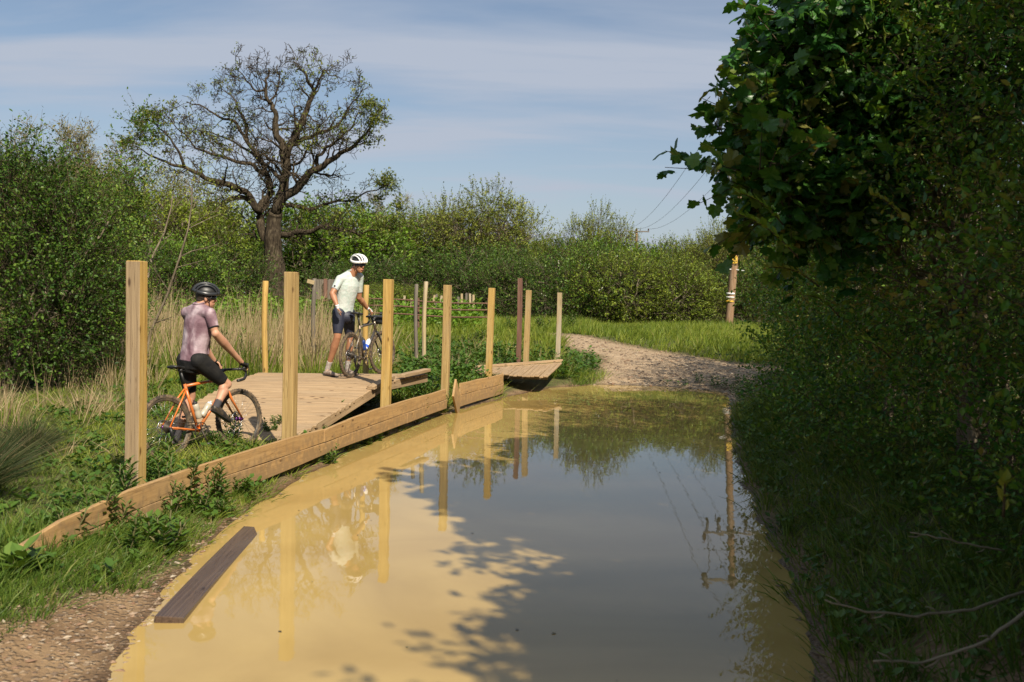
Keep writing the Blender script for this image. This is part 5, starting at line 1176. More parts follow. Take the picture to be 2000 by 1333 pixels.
def wheel(root, x, name_mat_hub, steer=None, gearside=False):
    rw = .345; loc = (x, 0, rw)
    def xf(V): 
        V = np.asarray(V, float)
        if steer is not None:
            a, px_ = steer; V = V.copy(); c, s = math.cos(a), math.sin(a); dx = V[:, 0]-px_; V = np.stack([px_+dx*c-V[:, 1]*s, dx*s+V[:, 1]*c, V[:, 2]], -1)
        return V
    def part(pieces, name, mat, par):
        mb = MB()
        for V_, F_ in pieces: mb.add(xf(V_), F_)
        return mb.build(name, mat, par, smooth=True)
    th = np.linspace(0, 2*np.pi, 57)[:-1]
    def ring(R_, y=0): return np.stack([x+R_*np.cos(th), np.full(56, y), rw+R_*np.sin(th)], -1)
    hub = [tube([(x, -.055, rw), (x, .055, rw)], .016, 10), tube([(x, -.03, rw), (x, -.026, rw)], .028, 10), tube([(x, .026, rw), (x, .03, rw)], .028, 10), tube([(x, -.065, rw), (x, .065, rw)], .008, 6)]
    h = part(hub, 'wheel', name_mat_hub, root)
    t_ = tube(ring(rw-.022), .0225, 10, closed=True, flat=(0, 1, 0)); part([t_]+[tube([(x+(rw-.006)*math.cos(a), y, rw+(rw-.006)*math.sin(a)), (x+(rw+.003)*math.cos(a), y*1.05, rw+(rw+.003)*math.sin(a))], .005, 4) for a in np.linspace(0, 6.283, 61)[:-1] for y in (-.012, .012)], 'tyre', tyre_m, h)
    part([tube(ring(rw-.052), .013, 6, closed=True, flat=(0, 1, 0)), tube(ring(rw-.044, .008), .008, 5, closed=True, flat=(0, 1, 0)), tube(ring(rw-.044, -.008), .008, 5, closed=True, flat=(0, 1, 0))], 'rim', rim_m, h)
    sp = []
    for k in range(28):
        a = k*2*np.pi/28; b = a+(.45 if k % 4 < 2 else -.45); y = .027 if k % 2 else -.027
        sp.append(tube([(x+.026*math.cos(b), y, rw+.026*math.sin(b)), (x+(rw-.05)*math.cos(a), 0, rw+(rw-.05)*math.sin(a))], .0014, 4))
    part(sp, 'spokes', steel, h)
    rot = [tube([(x, .034, rw), (x, .036, rw)], .07, 20), ]
    rr_ = []
    for k in range(6): a = k*1.047; rr_.append(tube([(x, .036, rw), (x+.07*math.cos(a), .036, rw+.07*math.sin(a))], .006, 4))
    part([tube(np.stack([x+.075*np.cos(th), np.full(56, .036), rw+.075*np.sin(th)], -1), .006, 5, closed=True, flat=(0, 1, 0))]+rr_, 'brake_disc', steel, h)
    return h
def bicycle(name, label, loc, heading, fm, forkm, hubm, steer=0.0, bag=False, lean=0.0, saddle_z=.985):
    root = thing(name, label, 'bicycle', loc, rz=math.pi/2-heading); root.rotation_euler = (lean, 0, math.pi/2-heading)
    BB = np.array((.43, 0, .275)); RA = np.array((0, 0, .345)); FA = np.array((1.035, 0, .345)); SC = np.array((.285, 0, .765)); HT = np.array((.795, 0, .835)); HB = np.array((.838, 0, .70)); ST = np.array((.235, 0, saddle_z-.06))
    def part(pieces, nm, mat, par=root, st=False):
        mb = MB()
        for V_, F_ in pieces:
            V_ = np.asarray(V_, float)
            if st and steer:
                c, s = math.cos(steer), math.sin(steer); dx = V_[:, 0]-.83; V_ = np.stack([.83+dx*c-V_[:, 1]*s, dx*s+V_[:, 1]*c, V_[:, 2]], -1)
            mb.add(V_, F_)
        return mb.build(nm, mat, par, smooth=True)
    fr = [tube([SC, HT-[0, 0, .02]], .0165, 12), tube([BB, HB+[0, 0, .02]], .019, 12), tube([BB, SC+(SC-BB)*.05], .0165, 12), tube([HB-[-.004, 0, .01], HT+[-.004, 0, .012]], .023, 12), tube([BB-[0, .035, 0], BB+[0, .035, 0]], .023, 12)]
    for s in (-1, 1):
        fr += [tube([BB+[-.03, .02*s, 0], BB+[-.15, .045*s, .02], RA+[0, .066*s, 0]], [.012, .011, .009], 8), tube([SC+[0, .015*s, -.03], SC+[-.08, .04*s, -.13], RA+[0, .066*s, 0]], [.009, .009, .008], 8)]
    frame = part(fr, 'frame', fm)
    fk = []
    for s in (-1, 1): fk.append(tube([HB+[.004, 0, -.01], HB+[.012, .045*s, -.035], HB+[.05, .056*s, -.13], FA+[0, .056*s, 0]], [.017, .017, .015, .009], 10))
    part(fk, 'fork', forkm, st=True)
    wheel(root, 0, hubm); wheel(root, 1.035, hubm, steer=(steer, .83) if steer else None)
    part([tube([SC, ST], .0137, 10), tube([ST+[0, 0, -.01], ST+[0, 0, .03]], .02, 8)], 'seatpost', bm_black)
    # saddle
    sx = np.linspace(-.14, .14, 13); V_ = []; 
    for q in sx:
        u = (q+.14)/.28; w_ = .072*(1-sst(.0, .62, u))+.019 if u > .0 else .07; w_ = max(w_, .018)*(.55 if u in (0, 1) else 1); zt = saddle_z + .012*math.cos(u*3.0)+.006*(u > .8); 
        for a in np.linspace(0, 2*np.pi, 12, endpoint=False): V_.append((ST[0]+.0+q, w_*math.cos(a), zt-.016+.016*math.sin(a)*(1.0 if math.sin(a) > 0 else 1.3)))
    i = np.arange(12)[:, None]*12; j = np.arange(12)[None]; j2 = (j+1) % 12; Q_ = np.stack([i+j, i+12+j, i+12+j2, i+j2], -1).reshape(-1, 4)
    part([(np.array(V_), [Q_, np.array([np.arange(12), np.arange(12)[::-1]+144])])]+[tube([ST+[-.1, .03*s, .035], ST+[-.03, .022*s, .01], ST+[.04, .022*s, .01], ST+[.1, .01*s, .035]], .0035, 5) for s in (-1, 1)], 'saddle', bm_black)
    # cockpit
    SB = np.array((.865, 0, .915)); hb = []; hl = []
    part([tube([HT, HT+[-.012, 0, .055]], .017, 10), tube([HT+[-.012, 0, .05], SB], [.019, .018], 10)], 'stem', bm_black, st=True)
    bar = part([tube([SB+[0, -.205, 0], SB+[.0, 0, 0], SB+[0, .205, 0]], .014, 8)]+[tube([SB+[0, .19*s, 0], SB+[.03, .208*s, 0], SB+[.07, .212*s, -.004], SB+[.10, .214*s, -.03], SB+[.10, .218*s, -.075], SB+[.06, .222*s, -.115], SB+[.0, .226*s, -.125], SB+[-.045, .228*s, -.128]], .016, 8) for s in (-1, 1)], 'handlebar', bm_black, st=True)
    for s in (-1, 1):
        part([tube([SB+[.06, .212*s, .005], SB+[.10, .212*s, .018], SB+[.135, .212*s, .045], SB+[.14, .212*s, .06]], [.017, .019, .017, .010], 8), tube([SB+[.135, .212*s, .03], SB+[.15, .215*s, -.01], SB+[.13, .222*s, -.08]], [.007, .006, .005], 6)], 'brake_lever', bm_black, bar, st=True)
    # drivetrain on the right (-y)
    th = np.linspace(0, 2*np.pi, 41)[:-1]
    cr_ = [tube(np.stack([BB[0]+.082*np.cos(th), np.full(40, -.05), BB[2]+.082*np.sin(th)], -1), .0055, 5, closed=True, flat=(0, 1, 0))] + [tube([BB+[0, -.052, 0], BB+[.08*math.cos(a), -.05, .08*math.sin(a)]], .007, 5) for a in (.3, 1.56, 2.8, 4.1, 5.3)]
    ca = -1.15
    cr_ += [tube([BB+[0, -.06, 0], BB+[.17*math.cos(ca), -.075, .17*math.sin(ca)]], [.013, .009], 8), tube([BB+[0, .06, 0], BB+[-.17*math.cos(ca), .075, -.17*math.sin(ca)]], [.013, .009], 8)] if False else [tube([BB+[0, -.06, 0], BB+[.165*CR[0], -.075, .165*CR[1]]], [.013, .009], 8), tube([BB+[0, .06, 0], BB+[-.165*CR[0], .075, -.165*CR[1]]], [.013, .009], 8)]
    part(cr_, 'crankset', chain_m)
    for s in (-1, 1):
        c = BB+[-.165*CR[0]*s, .11*s, -.165*CR[1]*s]; part([tube([c+[-.045, 0, 0], c+[.045, 0, 0]], .014, 6), tube([c+[0, -.03*s, 0], c+[0, .02, 0]], .012, 6)], 'pedal', bm_black)
    part([tube([RA+[0, -.030-.004*k, 0], RA+[0, -.0325-.004*k, 0]], .062-.005*k, 18) for k in range(8)], 'cassette', chain_m)
    part([tube([RA+[.0, -.07, 0], RA+[.01, -.08, -.06], RA+[.035, -.065, -.12], RA+[.075, -.055, -.165]], [.016, .02, .016, .010], 8)]+[tube([RA+[a, -.058, b], RA+[a, -.048, b]], .026, 12) for a, b in ((.03, -.085), (.075, -.165))], 'derailleur', bm_black)
    part([tube([RA+[.0, -.05, .055], BB+[-.02, -.05, .08]], .0045, 4), tube([RA+[.075, -.05, -.185], BB+[.0, -.05, -.083]], .0045, 4)], 'chain', chain_m)
    for (p, q) in ((.36, BB+(HB-BB)*.0), ):
        pass
    if bag:
        th2 = np.array([SB+[.09, -.13, -.045], SB+[.09, -.12, -.045], SB+[.09, .12, -.045], SB+[.09, .13, -.045]])
        part([tube(th2, [.055, .072, .072, .055], 16)], 'handlebar_bag', bagm, st=True)
        part([tube([SB+[.10, 0, .03], SB+[.12, 0, .07]], .022, 8), tube([SB+[.11, 0, .055], SB+[.16, 0, .06]], [.02, .014], 8)], 'computer_mount', bm_black, st=True)
    return root
def bottle(root_loc, heading, label, p, d, mats, group, lean=0.0):
    """a bottle in its cage on the frame: bike-local p, axis d"""
    a = math.pi/2-heading; c, s = math.cos(a), math.sin(a)
    def W(q):
        q = np.atleast_2d(q); cl, sl_ = math.cos(lean), math.sin(lean); q = np.stack([q[:, 0], q[:, 1]*cl-q[:, 2]*sl_, q[:, 1]*sl_+q[:, 2]*cl], -1)
        return np.stack([q[:, 0]*c-q[:, 1]*s, q[:, 0]*s+q[:, 1]*c, q[:, 2]], -1)+np.array(root_loc)
    p = np.array(p, float); d = nrm(np.array(d, float)); base = W(p)[0]; root = thing('water_bottle', label, 'bottle', base, group=group)
    prof = [(0, .030), (.01, .036), (.06, .037), (.08, .033), (.10, .033), (.11, .037), (.155, .037), (.17, .026)]
    V_, F_ = tube(np.array([p+d*h for h, _ in prof]), [q for _, q in prof], 16); mb = MB(); mb.add(W(V_), F_); mb.build('bottle_body', mats[0], root, smooth=True, base=base)
    V_, F_ = tube(np.array([p+d*h for h in (.168, .185, .188, .21)]), [.030, .028, .012, .010], 12); mb = MB(); mb.add(W(V_), F_); mb.build('cap', mats[1], root, smooth=True, base=base)
    if len(mats) > 2:
        V_, F_ = tube(np.array([p+d*h for h in (.02, .07)]), .0385, 16, cap=False); mb = MB(); mb.add(W(V_), F_); mb.build('printed_band', mats[2], root, smooth=True, base=base)
ground1 = None
T1, T2 = R(31), R(18)
LN1 = -R(5)
B1 = P(327, 899, 10.45)
B2 = np.array([*(P(684, 739, 15.0)[:2]), .65])
CR = (-.35, -.94)
CR = (math.cos(-1.2), math.sin(-1.2)); CR = (.25, -.97)
CR = (.38, -.925)
bike1 = bicycle('gravel_bicycle', 'muddy orange drop bar bicycle of the rider in black helmet', B1, T1, orange, orange, purple, lean=LN1)
CR = (.2, -.98)
bike2 = bicycle('gravel_bicycle', 'grey metal drop bar bicycle with a bar bag held by the cyclist in white', B2, T2, titan, bm_black, bm_black, steer=R(-10), bag=True)
BG = 'water bottles on the bicycle frames'
dt = np.array((.838-.43, 0, .70-.275)); stt = np.array((.285-.43, 0, .765-.275))
bottle(B1, T1, 'cloudy bottle on the down tube of the orange bicycle', np.array((.43, 0, .275))+dt*.24+np.array([-.04, 0, .045]), dt, (clear, whitep), BG, LN1)
bottle(B1, T1, 'cloudy bottle on the seat tube of the orange bicycle', np.array((.43, 0, .275))+stt*.22+np.array([.055, 0, .02]), stt, (clear, bm_black), BG, LN1)
bottle(B2, T2, 'white bottle with blue band on the down tube of the grey bicycle', np.array((.43, 0, .275))+dt*.24+np.array([-.04, 0, .045]), dt, (whitep, whitep, blue), BG)
bottle(B2, T2, 'dark blue bottle on the seat tube of the grey bicycle', np.array((.43, 0, .275))+stt*.22+np.array([.055, 0, .02]), stt, (bl('navy_bottle', (.02, .05, .2), .35), bm_black), BG)
# ------------------------------------------------------------------ people
skin = bl('skin', (.50, .27, .17), .55, noise=.15, nscale=9, c2=(.44, .22, .14)); skin_tan = bl('tanned_skin', (.40, .19, .10), .5, noise=.15, nscale=9, c2=(.33, .15, .08))
lycra = bl('black_lycra', (.010, .010, .011), .75, nscale=12, c2=(.02, .019, .018), spec=.2); navy = bl('navy_lycra', (.016, .018, .035), .55, nscale=10, c2=(.022, .025, .045))
glass = bl('dark_lens', (.01, .01, .012), .08); hair_m = bl('dark_hair', (.03, .018, .012), .7); lip = bl('lips', (.35, .12, .09), .5); teeth = bl('teeth', (.45, .42, .38), .4)
sock_w = bl('pale_sock', (.50, .46, .42), .9, nscale=60, c2=(.32, .27, .24)); sock_d = bl('dark_sock', (.05, .045, .05), .9); shoe_w = bl('muddy_pale_shoe', (.42, .34, .28), .6, nscale=25, c2=(.20, .14, .10)); shoe_b = bl('black_shoe', (.025, .022, .02), .55, nscale=20, c2=(.08, .06, .04))
def jersey_mat(name, cols, s, seed):
    m, t, b = newmat(name); co = t.nodes.new('ShaderNodeTexCoord'); mp = t.nodes.new('ShaderNodeMapping'); mp.inputs['Location'].default_value = (seed, seed*.7, 0); mp.inputs['Scale'].default_value = (s, s, s*.8)
    t.links.new(co.outputs['Object'], mp.inputs[0]); v = t.nodes.new('ShaderNodeTexNoise'); v.inputs['Scale'].default_value = 1; v.inputs['Detail'].default_value = 2.5; v.inputs['Distortion'].default_value = .8; t.links.new(mp.outputs[0], v.inputs[0])
    r = t.nodes.new('ShaderNodeValToRGB'); e = r.color_ramp.elements
    while len(e) < len(cols): e.new(.5)
    for i, c in enumerate(cols): e[i].position = .32+.38*i/(len(cols)-1); e[i].color = (*c, 1)
    t.links.new(v.outputs['Fac'], r.inputs[0]); t.links.new(r.outputs[0], b.inputs['Base Color']); b.inputs['Roughness'].default_value = .75
    n = t.nodes.new('ShaderNodeTexNoise'); n.inputs['Scale'].default_value = 14; t.links.new(co.outputs['Object'], n.inputs[0]); bp = t.nodes.new('ShaderNodeBump'); bp.inputs['Strength'].default_value = .6; bp.inputs['Distance'].default_value = .02
    t.links.new(n.outputs['Fac'], bp.inputs['Height']); t.links.new(bp.outputs[0], b.inputs['Normal']); return m
jer1 = jersey_mat('mauve_jersey', [(.09, .045, .06), (.15, .08, .10), (.22, .14, .165), (.36, .27, .30), (.50, .42, .45)], 4.5, 3.1); jer2 = jersey_mat('white_jersey', [(.44, .48, .45), (.52, .55, .52), (.42, .50, .46), (.55, .56, .54)], 9, 1.2)
def fuse(pieces, name, mat, parent, voxel=.006, smooth=6, base=None):
    """join closed pieces into one continuous skin"""
    mb = MB()
    for V_, F_ in pieces: mb.add(V_, F_)
    o = mb.build('tmp', mat, None, base=base); o.location = (0, 0, 0)
    m = o.modifiers.new('r', 'REMESH'); m.mode = 'VOXEL'; m.voxel_size = voxel
    s = o.modifiers.new('s', 'SMOOTH'); s.iterations = smooth; s.factor = .5
    dg = bpy.context.evaluated_depsgraph_get(); me = bpy.data.meshes.new_from_object(o.evaluated_get(dg), depsgraph=dg)
    old = o.data; bpy.data.objects.remove(o); bpy.data.meshes.remove(old)
    me.name = name; me.polygons.foreach_set('use_smooth', np.ones(len(me.polygons), bool)); me.materials.clear(); me.materials.append(mat)
    n = bpy.data.objects.new(name, me); col.objects.link(n); n.parent = parent; return n
def etube(pts, ra, rb, lat, sides=20):
    """closed tube of elliptic sections: ra along lat, rb across"""
    pts = np.asarray(pts, float); lat = np.asarray(lat, float); 
    if lat.ndim == 1: lat = np.tile(lat, (len(pts), 1))
    T_ = nrm(np.gradient(pts, axis=0)); A = nrm(lat-(lat*T_).sum(1, keepdims=True)*T_); B = np.cross(T_, A); th = np.linspace(0, 2*np.pi, sides, endpoint=False)
    V_ = (pts[:, None]+np.cos(th)[None, :, None]*A[:, None]*np.asarray(ra)[:, None, None]+np.sin(th)[None, :, None]*B[:, None]*np.asarray(rb)[:, None, None]).reshape(-1, 3)
    n = len(pts); i = np.arange(n-1)[:, None]*sides; j = np.arange(sides)[None]; j2 = (j+1) % sides
    return np.concatenate([V_, pts[:1], pts[-1:]]), [np.stack([i+j, i+j2, i+sides+j2, i+sides+j], -1).reshape(-1, 4), np.concatenate([np.stack([np.full(sides, n*sides), j2[0], j[0]], -1), np.stack([np.full(sides, n*sides+1), (n-1)*sides+j[0], (n-1)*sides+j2[0]], -1)])]
def limb(a, b, c, ra, rb, rc, bulge=1.12):
    """tapering limb through the joint b"""
    a, b, c = map(np.array, (a, b, c)); pts = [a, a+(b-a)*.35, a+(b-a)*.75, b, b+(c-b)*.28, b+(c-b)*.65, c]
    return tube(pts, [ra, ra*.98, (ra*.35+rb*.65), rb, rb*bulge, (rb*.4+rc*.6), rc], 16), ellipsoid(a, (ra,)*3), ellipsoid(b, (rb,)*3), ellipsoid(c, (rc,)*3)
def hand(wrist, d, pn, side, curl, r=.0085, open_=0.0):
    """palm and five bent fingers; d: hand direction, pn: palm normal (towards the inside), side: +1 thumb on +cross side"""
    d = nrm(d); pn = nrm(pn-(pn@d)*d); s = np.cross(d, pn)*side; out = []
    Rm = np.stack([d, s, pn], 1); out.append(ellipsoid(wrist+d*.045, (.052, .040, .015), 12, 8, rot=Rm)); out.append(tube([wrist-d*.02, wrist+d*.02], [.026, .025], 12))
    tip = []
    for k, (o_, L) in enumerate(((.029, .068), (.010, .078), (-.010, .072), (-.028, .056))):
        p = wrist+d*.08+s*o_; q = [p-d*.02, p]; ang = curl*(.5+.08*k); dd = d
        for f in (.45, .32, .23):
            dd = d*math.cos(ang)+pn*math.sin(ang); p = p+dd*L*f+s*o_*.12*open_; q.append(p); ang += curl*(.55+.05*k)
        out.append(tube(q, [r*1.1, r*1.1, r, r*.92, r*.75], 8)); tip.append(q)
    p0 = wrist+d*.025+s*.028; out.append(tube([p0, p0+s*.025+d*.02+pn*.008, p0+s*.034+d*.045+pn*.018*(1+curl), p0+s*.030+d*.066+pn*.03*(1+curl)], [.013, .011, .0095, .007], 8))
    return out
def person(label, base, J, face, mats, bend=None, curl=(.6, .9), palm=None, helmet='white', smile=False):
    sk, jer, sh, sock, shoe, glove, helm, hvent = mats
    root = thing('person', label, 'person', base); J = {k: np.array(v, float) for k, v in J.items()}
    lat = nrm(J['shR']-J['shL']); latp = nrm(J['hipR']-J['hipL']); mid = (J['shR']+J['shL'])/2; hip = (J['hipR']+J['hipL'])/2; T_ = nrm(mid-hip)
    fc = nrm(np.array(face, float)); right = nrm(np.cross(fc, [0, 0, 1])); upn = np.cross(right, fc); Rh = np.stack([fc, -right, upn], 1)
    H_ = J['head']
    def hd(x, y, z): return H_ + fc*x - right*y + upn*z      # y to the left
    sp = [hip-T_*.10, hip-T_*.02, hip+(mid-hip)*.28, hip+(mid-hip)*.55, hip+(mid-hip)*.80, mid+T_*.0, mid+T_*.045]
    back = np.cross(T_, lat); bb = bend or 0.0; off_ = [0, 0, .4, .9, 1, .5, .1]; chestdir = np.cross(lat, T_)
    sp = [p-chestdir*bb*o_ for p, o_ in zip(sp, off_)]
    lats = [latp*(1-t)+lat*t for t in (0, 0, .3, .6, .9, 1, 1)]
    def torso(g=0.0, lo=0, hi=7): return etube(sp[lo:hi], np.array([.12, .160, .148, .165, .178, .155, .085])[lo:hi]+g, np.array([.085, .108, .098, .108, .112, .085, .060])[lo:hi]+g, np.array(lats[lo:hi]))
    body = [torso()]
    body += [tube([mid+T_*.0, mid*.3+H_*.7+(-fc)*.02, H_-fc*.02], [.070, .060, .058], 14)]
    body += [ellipsoid(hd(-.012, 0, .02), (.098, .076, .108), 20, 14, rot=Rh), ellipsoid(hd(.028, 0, -.055), (.062, .055, .062), 16, 10, rot=Rh), ellipsoid(hd(.058, 0, -.088), (.028, .028, .022), 12, 8, rot=Rh),
             ellipsoid(hd(.092, 0, -.018), (.020, .013, .022), 10, 8, rot=Rh), tube([hd(.082, 0, .022), hd(.100, 0, -.016)], [.009, .013], 8), ellipsoid(hd(.076, 0, -.058), (.018, .026, .012), 10, 8, rot=Rh), ellipsoid(hd(.078, 0, .034), (.016, .05, .012), 10, 8, rot=Rh)]
    for s in (-1, 1): body += [ellipsoid(hd(-.012, .078*s, -.012), (.018, .010, .032), 10, 8, rot=Rh), ellipsoid(hd(.056, .036*s, -.024), (.026, .022, .024), 10, 8, rot=Rh)]
    gl = []; gloves_fingerless = []
    for k, s in (('R', 1), ('L', -1)):
        body += list(limb(J['sh'+k], J['el'+k], J['wr'+k], .058, .045, .030)); body += list(limb(J['hip'+k], J['kn'+k], J['an'+k], .092, .056, .037, 1.1))
        calf = J['kn'+k]+(J['an'+k]-J['kn'+k])*.3; body += [ellipsoid(calf-nrm(J['toe'+k]-J['an'+k])*.016, (.052, .052, .08), 12, 10)]
        d = J['ha'+k]-J['wr'+k]; pn = np.array(palm[k], float); body += hand(J['wr'+k], d, pn, (1 if k == 'R' else -1)*palm.get('s'+k, 1), curl[0 if k == 'R' else 1]); 
        dn = nrm(d); pnn = nrm(pn-(pn@dn)*dn); Rm = np.stack([dn, np.cross(dn, pnn), pnn], 1)
        g = [ellipsoid(J['wr'+k]+dn*.045, (.056, .045, .021), 12, 8, rot=Rm), tube([J['wr'+k]-dn*.03, J['wr'+k]+dn*.02], [.031, .030], 12)]
        for o_ in (.029, .010, -.010, -.028): g.append(tube([J['wr'+k]+dn*.07+np.cross(dn, pnn)*o_, J['wr'+k]+dn*.1+np.cross(dn, pnn)*o_+pnn*.01], [.0125, .0115], 8))
        fuse(g, 'glove', glove, root, .005, 3, base=base)
        t_ = nrm(J['toe'+k]-J['heel'+k]); up_ = nrm(J['an'+k]-J['heel'+k]-((J['an'+k]-J['heel'+k])@t_)*t_); hl = J['heel'+k]; sd = np.cross(t_, up_)
        Rf = np.stack([t_, sd, up_], 1); LL = np.linalg.norm(J['toe'+k]-J['heel'+k])
        s_ = [etube([hl+t_*x*LL+up_*z for x, z in ((-.04, .035), (.0, .04), (.18, .045), (.42, .042), (.68, .030), (.90, .024), (1.02, .022))], [.022, .034, .038, .040, .047, .040, .018], [.028, .036, .046, .042, .030, .024, .014], sd), tube([hl+t_*.045+up_*.03, hl+t_*.05+up_*.085], [.040, .038], 14)]
        sho = fuse(s_, 'shoe', shoe, root, .006, 3, base=base)
        mb = MB(); mb.add(*etube([hl+t_*x*LL+up_*.004 for x in (-.05, .1, .4, .7, .95, 1.05)], [.02, .038, .036, .048, .040, .015], [.010, .012, .010, .012, .011, .006], sd)); mb.build('sole', bm_black, sho, base=base)
        n_ = nrm(J['kn'+k]-J['an'+k]); fuse([tube([J['an'+k]-n_*.03, J['an'+k]+n_*.05, J['an'+k]+n_*.13], [.040, .041, .046], 16)], 'sock', sock, root, .006, 1, base=base)
        body += [tube([J['an'+k], hl+t_*.06+up_*.03], [.037, .034], 10)]
    fuse(body, 'body', sk, root, .0055, 3, base=base)
    jp = [torso(.013, 1), ellipsoid(mid-T_*.02, (.09, .09, .07)), tube([J['shR']-T_*.0, mid+T_*.055, J['shL']-T_*.0], [.06, .078, .06], 14)]
    for k in 'RL':
        a, b = J['sh'+k], J['el'+k]; jp += [tube([a, a+(b-a)*.4, a+(b-a)*.72], [.066, .060, .053], 16), ellipsoid(a, (.067,)*3), tube([mid, a], [.085, .066], 14)]
    jo = fuse(jp, 'jersey', jer, root, .0065, 6, base=base)
    mb = MB(); c0 = mid+T_*.085+(H_-mid)*.10; th = np.linspace(0, 2*np.pi, 25)[:-1]; mb.add(*tube([c0+lat*.066*math.cos(a)+chestdir*(.062*math.sin(a)+.008)+T_*(.012-.022*math.sin(a)) for a in th], .010, 6, closed=True)); mb.build('collar', jer, jo, smooth=True, base=base)
    for k in 'RL':
        a, b = J['sh'+k], J['el'+k]; n_ = nrm(b-a); c = a+(b-a)*.70; mb = MB(); mb.add(*tube([c-n_*.008, c+n_*.008], .0555, 16)); mb.build('sleeve_hem', bl('hem', (.30, .28, .28), .8) if helmet == 'white' else lycra, jo, smooth=True, base=base)
    if helmet == 'white':
        for (p, q) in ((mid-T_*.10+chestdir*.13-lat*.07, .011), (J['shR']+(J['elR']-J['shR'])*.45+nrm(J['shR']-J['shL'])*.02+np.array([0, -.056, 0]), .014)):
            mb = MB(); mb.add(*ellipsoid(p, (q, q, q*1.1), 10, 6)); mb.build('logo', bm_black, jo, base=base)
        for dz in (-.02, .0): pass
    else:
        # back pockets and a pale side panel
        for q in (-.075, 0, .075):
            p = sp[2]-chestdir*(.110+.0)+latp*q; mb = MB(); V_, F_, g_ = beam(p-T_*.07, p+T_*.085, .068, .016, up=-chestdir, c=.006); mb.add(V_, F_); mb.build('pocket', jer, jo, base=base)
    shp = [torso(.010, 0, 3), tube([hip-T_*.14, hip-T_*.03], [.08, .12], 14)]
    for k in 'RL':
        a, b = J['hip'+k], J['kn'+k]; shp += [tube([a, a+(b-a)*.3, a+(b-a)*.62, a+(b-a)*.86], [.104, .098, .083, .069], 18), ellipsoid(a, (.106,)*3)]
    shp.append(ellipsoid(hip-chestdir*.06-T_*.05, (.13, .11, .11)))
    fuse(shp, 'shorts', sh, root, .0065, 6, base=base)
    # hair under the helmet, sunglasses, mouth
    fuse([ellipsoid(hd(-.030, 0, .030), (.092, .084, .098), 20, 14, rot=Rh), ellipsoid(hd(-.060, 0, -.03), (.05, .062, .05), 14, 10, rot=Rh)]+[ellipsoid(hd(.012, .074*s, .010), (.022, .010, .035), 10, 8, rot=Rh) for s in (-1, 1)], 'hair', hair_m, root, .005, 2, base=base)
    mb = MB(); n = 15; V_ = []
    for i_ in range(n):
        a = (i_/(n-1)-.5)*2.5; rr_ = .088
        for zz in (.028, -.012+.006*abs(math.sin(a))): V_.append(hd(.010+rr_*math.cos(a)*1.02+.004, rr_*.95*math.sin(a), zz))
        for zz in (-.012, .028): V_.append(hd(.006+rr_*math.cos(a)*1.0, rr_*.93*math.sin(a), zz))
    i = np.arange(n-1)[:, None]*4; j = np.arange(4)[None]; j2 = (j+1) % 4; mb.add(np.array(V_), [np.stack([i+j, i+j2, i+4+j2, i+4+j], -1).reshape(-1, 4)])
    for s in (-1, 1): mb.add(*tube([hd(.035, .084*s, .018), hd(-.02, .086*s, .012)], .004, 5))
    mb.build('sunglasses', glass, root, smooth=True, base=base)
    mb = MB(); mb.add(*ellipsoid(hd(.091, 0, -.058), (.006, .024, .007 if not smile else .011), 10, 6, rot=Rh)); mo = mb.build('mouth', lip, root, smooth=True, base=base)
    if smile: mb = MB(); mb.add(*ellipsoid(hd(.0915, 0, -.057), (.004, .013, .003), 10, 6, rot=Rh)); mb.build('teeth', teeth, mo, smooth=True, base=base)
    # helmet: dark inner shell, raised shell of long ribs, rim band, straps
    tl = .12; ct, st_ = math.cos(tl), math.sin(tl)
    def hs(x, y, z): x, z = x*ct+z*st_, -x*st_*-1*-1+z*ct; return hd(x-.014, y, z+.050)
    def cap_surf(mul, u0, u1, v0, v1, nu, nv):
        V_ = []
        for a in np.linspace(u0, u1, nu):
            for b in np.linspace(v0, v1, nv): V_.append(hs(.140*mul*math.cos(b)*math.cos(a), .104*mul*math.sin(a)*1.0, .108*mul*math.cos(a)**.6*max(0, math.sin(b))))
        return V_
    inner = ellipsoid(hd(-.014, 0, .058), (.124, .096, .092), 24, 16, rot=Rh); V_ = inner[0]; rel = (V_-hd(-.014, 0, .052))@upn; keepz = np.maximum(rel, -.012); V_ = V_+np.outer(keepz-rel, upn)
    hroot = MB().add(V_, inner[1]).build('helmet', hvent, root, smooth=True, base=base)
    # ribs run front to back
    for yo, wd_ in ((0, .0135), (.036, .0105), (-.036, .0105), (.069, .010), (-.069, .010)):
        pts = []; rr_ = []
        for b in np.linspace(.02, np.pi-.02, 21):
            k_ = math.sqrt(max(0.0, 1-(yo/.105)**2)); pts.append(hd(-.014+.142*k_*math.cos(b), yo*(1+.25*math.sin(b)), .050+.112*k_*math.sin(b))); rr_.append(wd_*(.75+.35*math.sin(b)))
        P_ = np.array(pts); mb = MB(); mb.add(*etube(P_, rr_, [.010]*len(P_), -right, 10)); mb.build('shell_rib', helm, hroot, smooth=True, base=base)
    th = np.linspace(0, 2*np.pi, 41)[:-1]; ringp = np.array([hd(-.014+.138*math.cos(a), .106*math.sin(a), .052+.012*math.cos(2*a)) for a in th]); upv_ = np.tile(upn, (40, 1))
    T2_ = nrm(np.roll(ringp, -1, 0)-np.roll(ringp, 1, 0)); A_ = upv_; B_ = np.cross(T2_, A_); q = np.linspace(0, 2*np.pi, 9)[:-1]
    V_ = (ringp[:, None]+np.cos(q)[None, :, None]*A_[:, None]*.019+np.sin(q)[None, :, None]*B_[:, None]*.009).reshape(-1, 3); i = np.arange(40)[:, None]*8; j = np.arange(8)[None]; j2 = (j+1) % 8; i2 = ((np.arange(40)+1) % 40)[:, None]*8
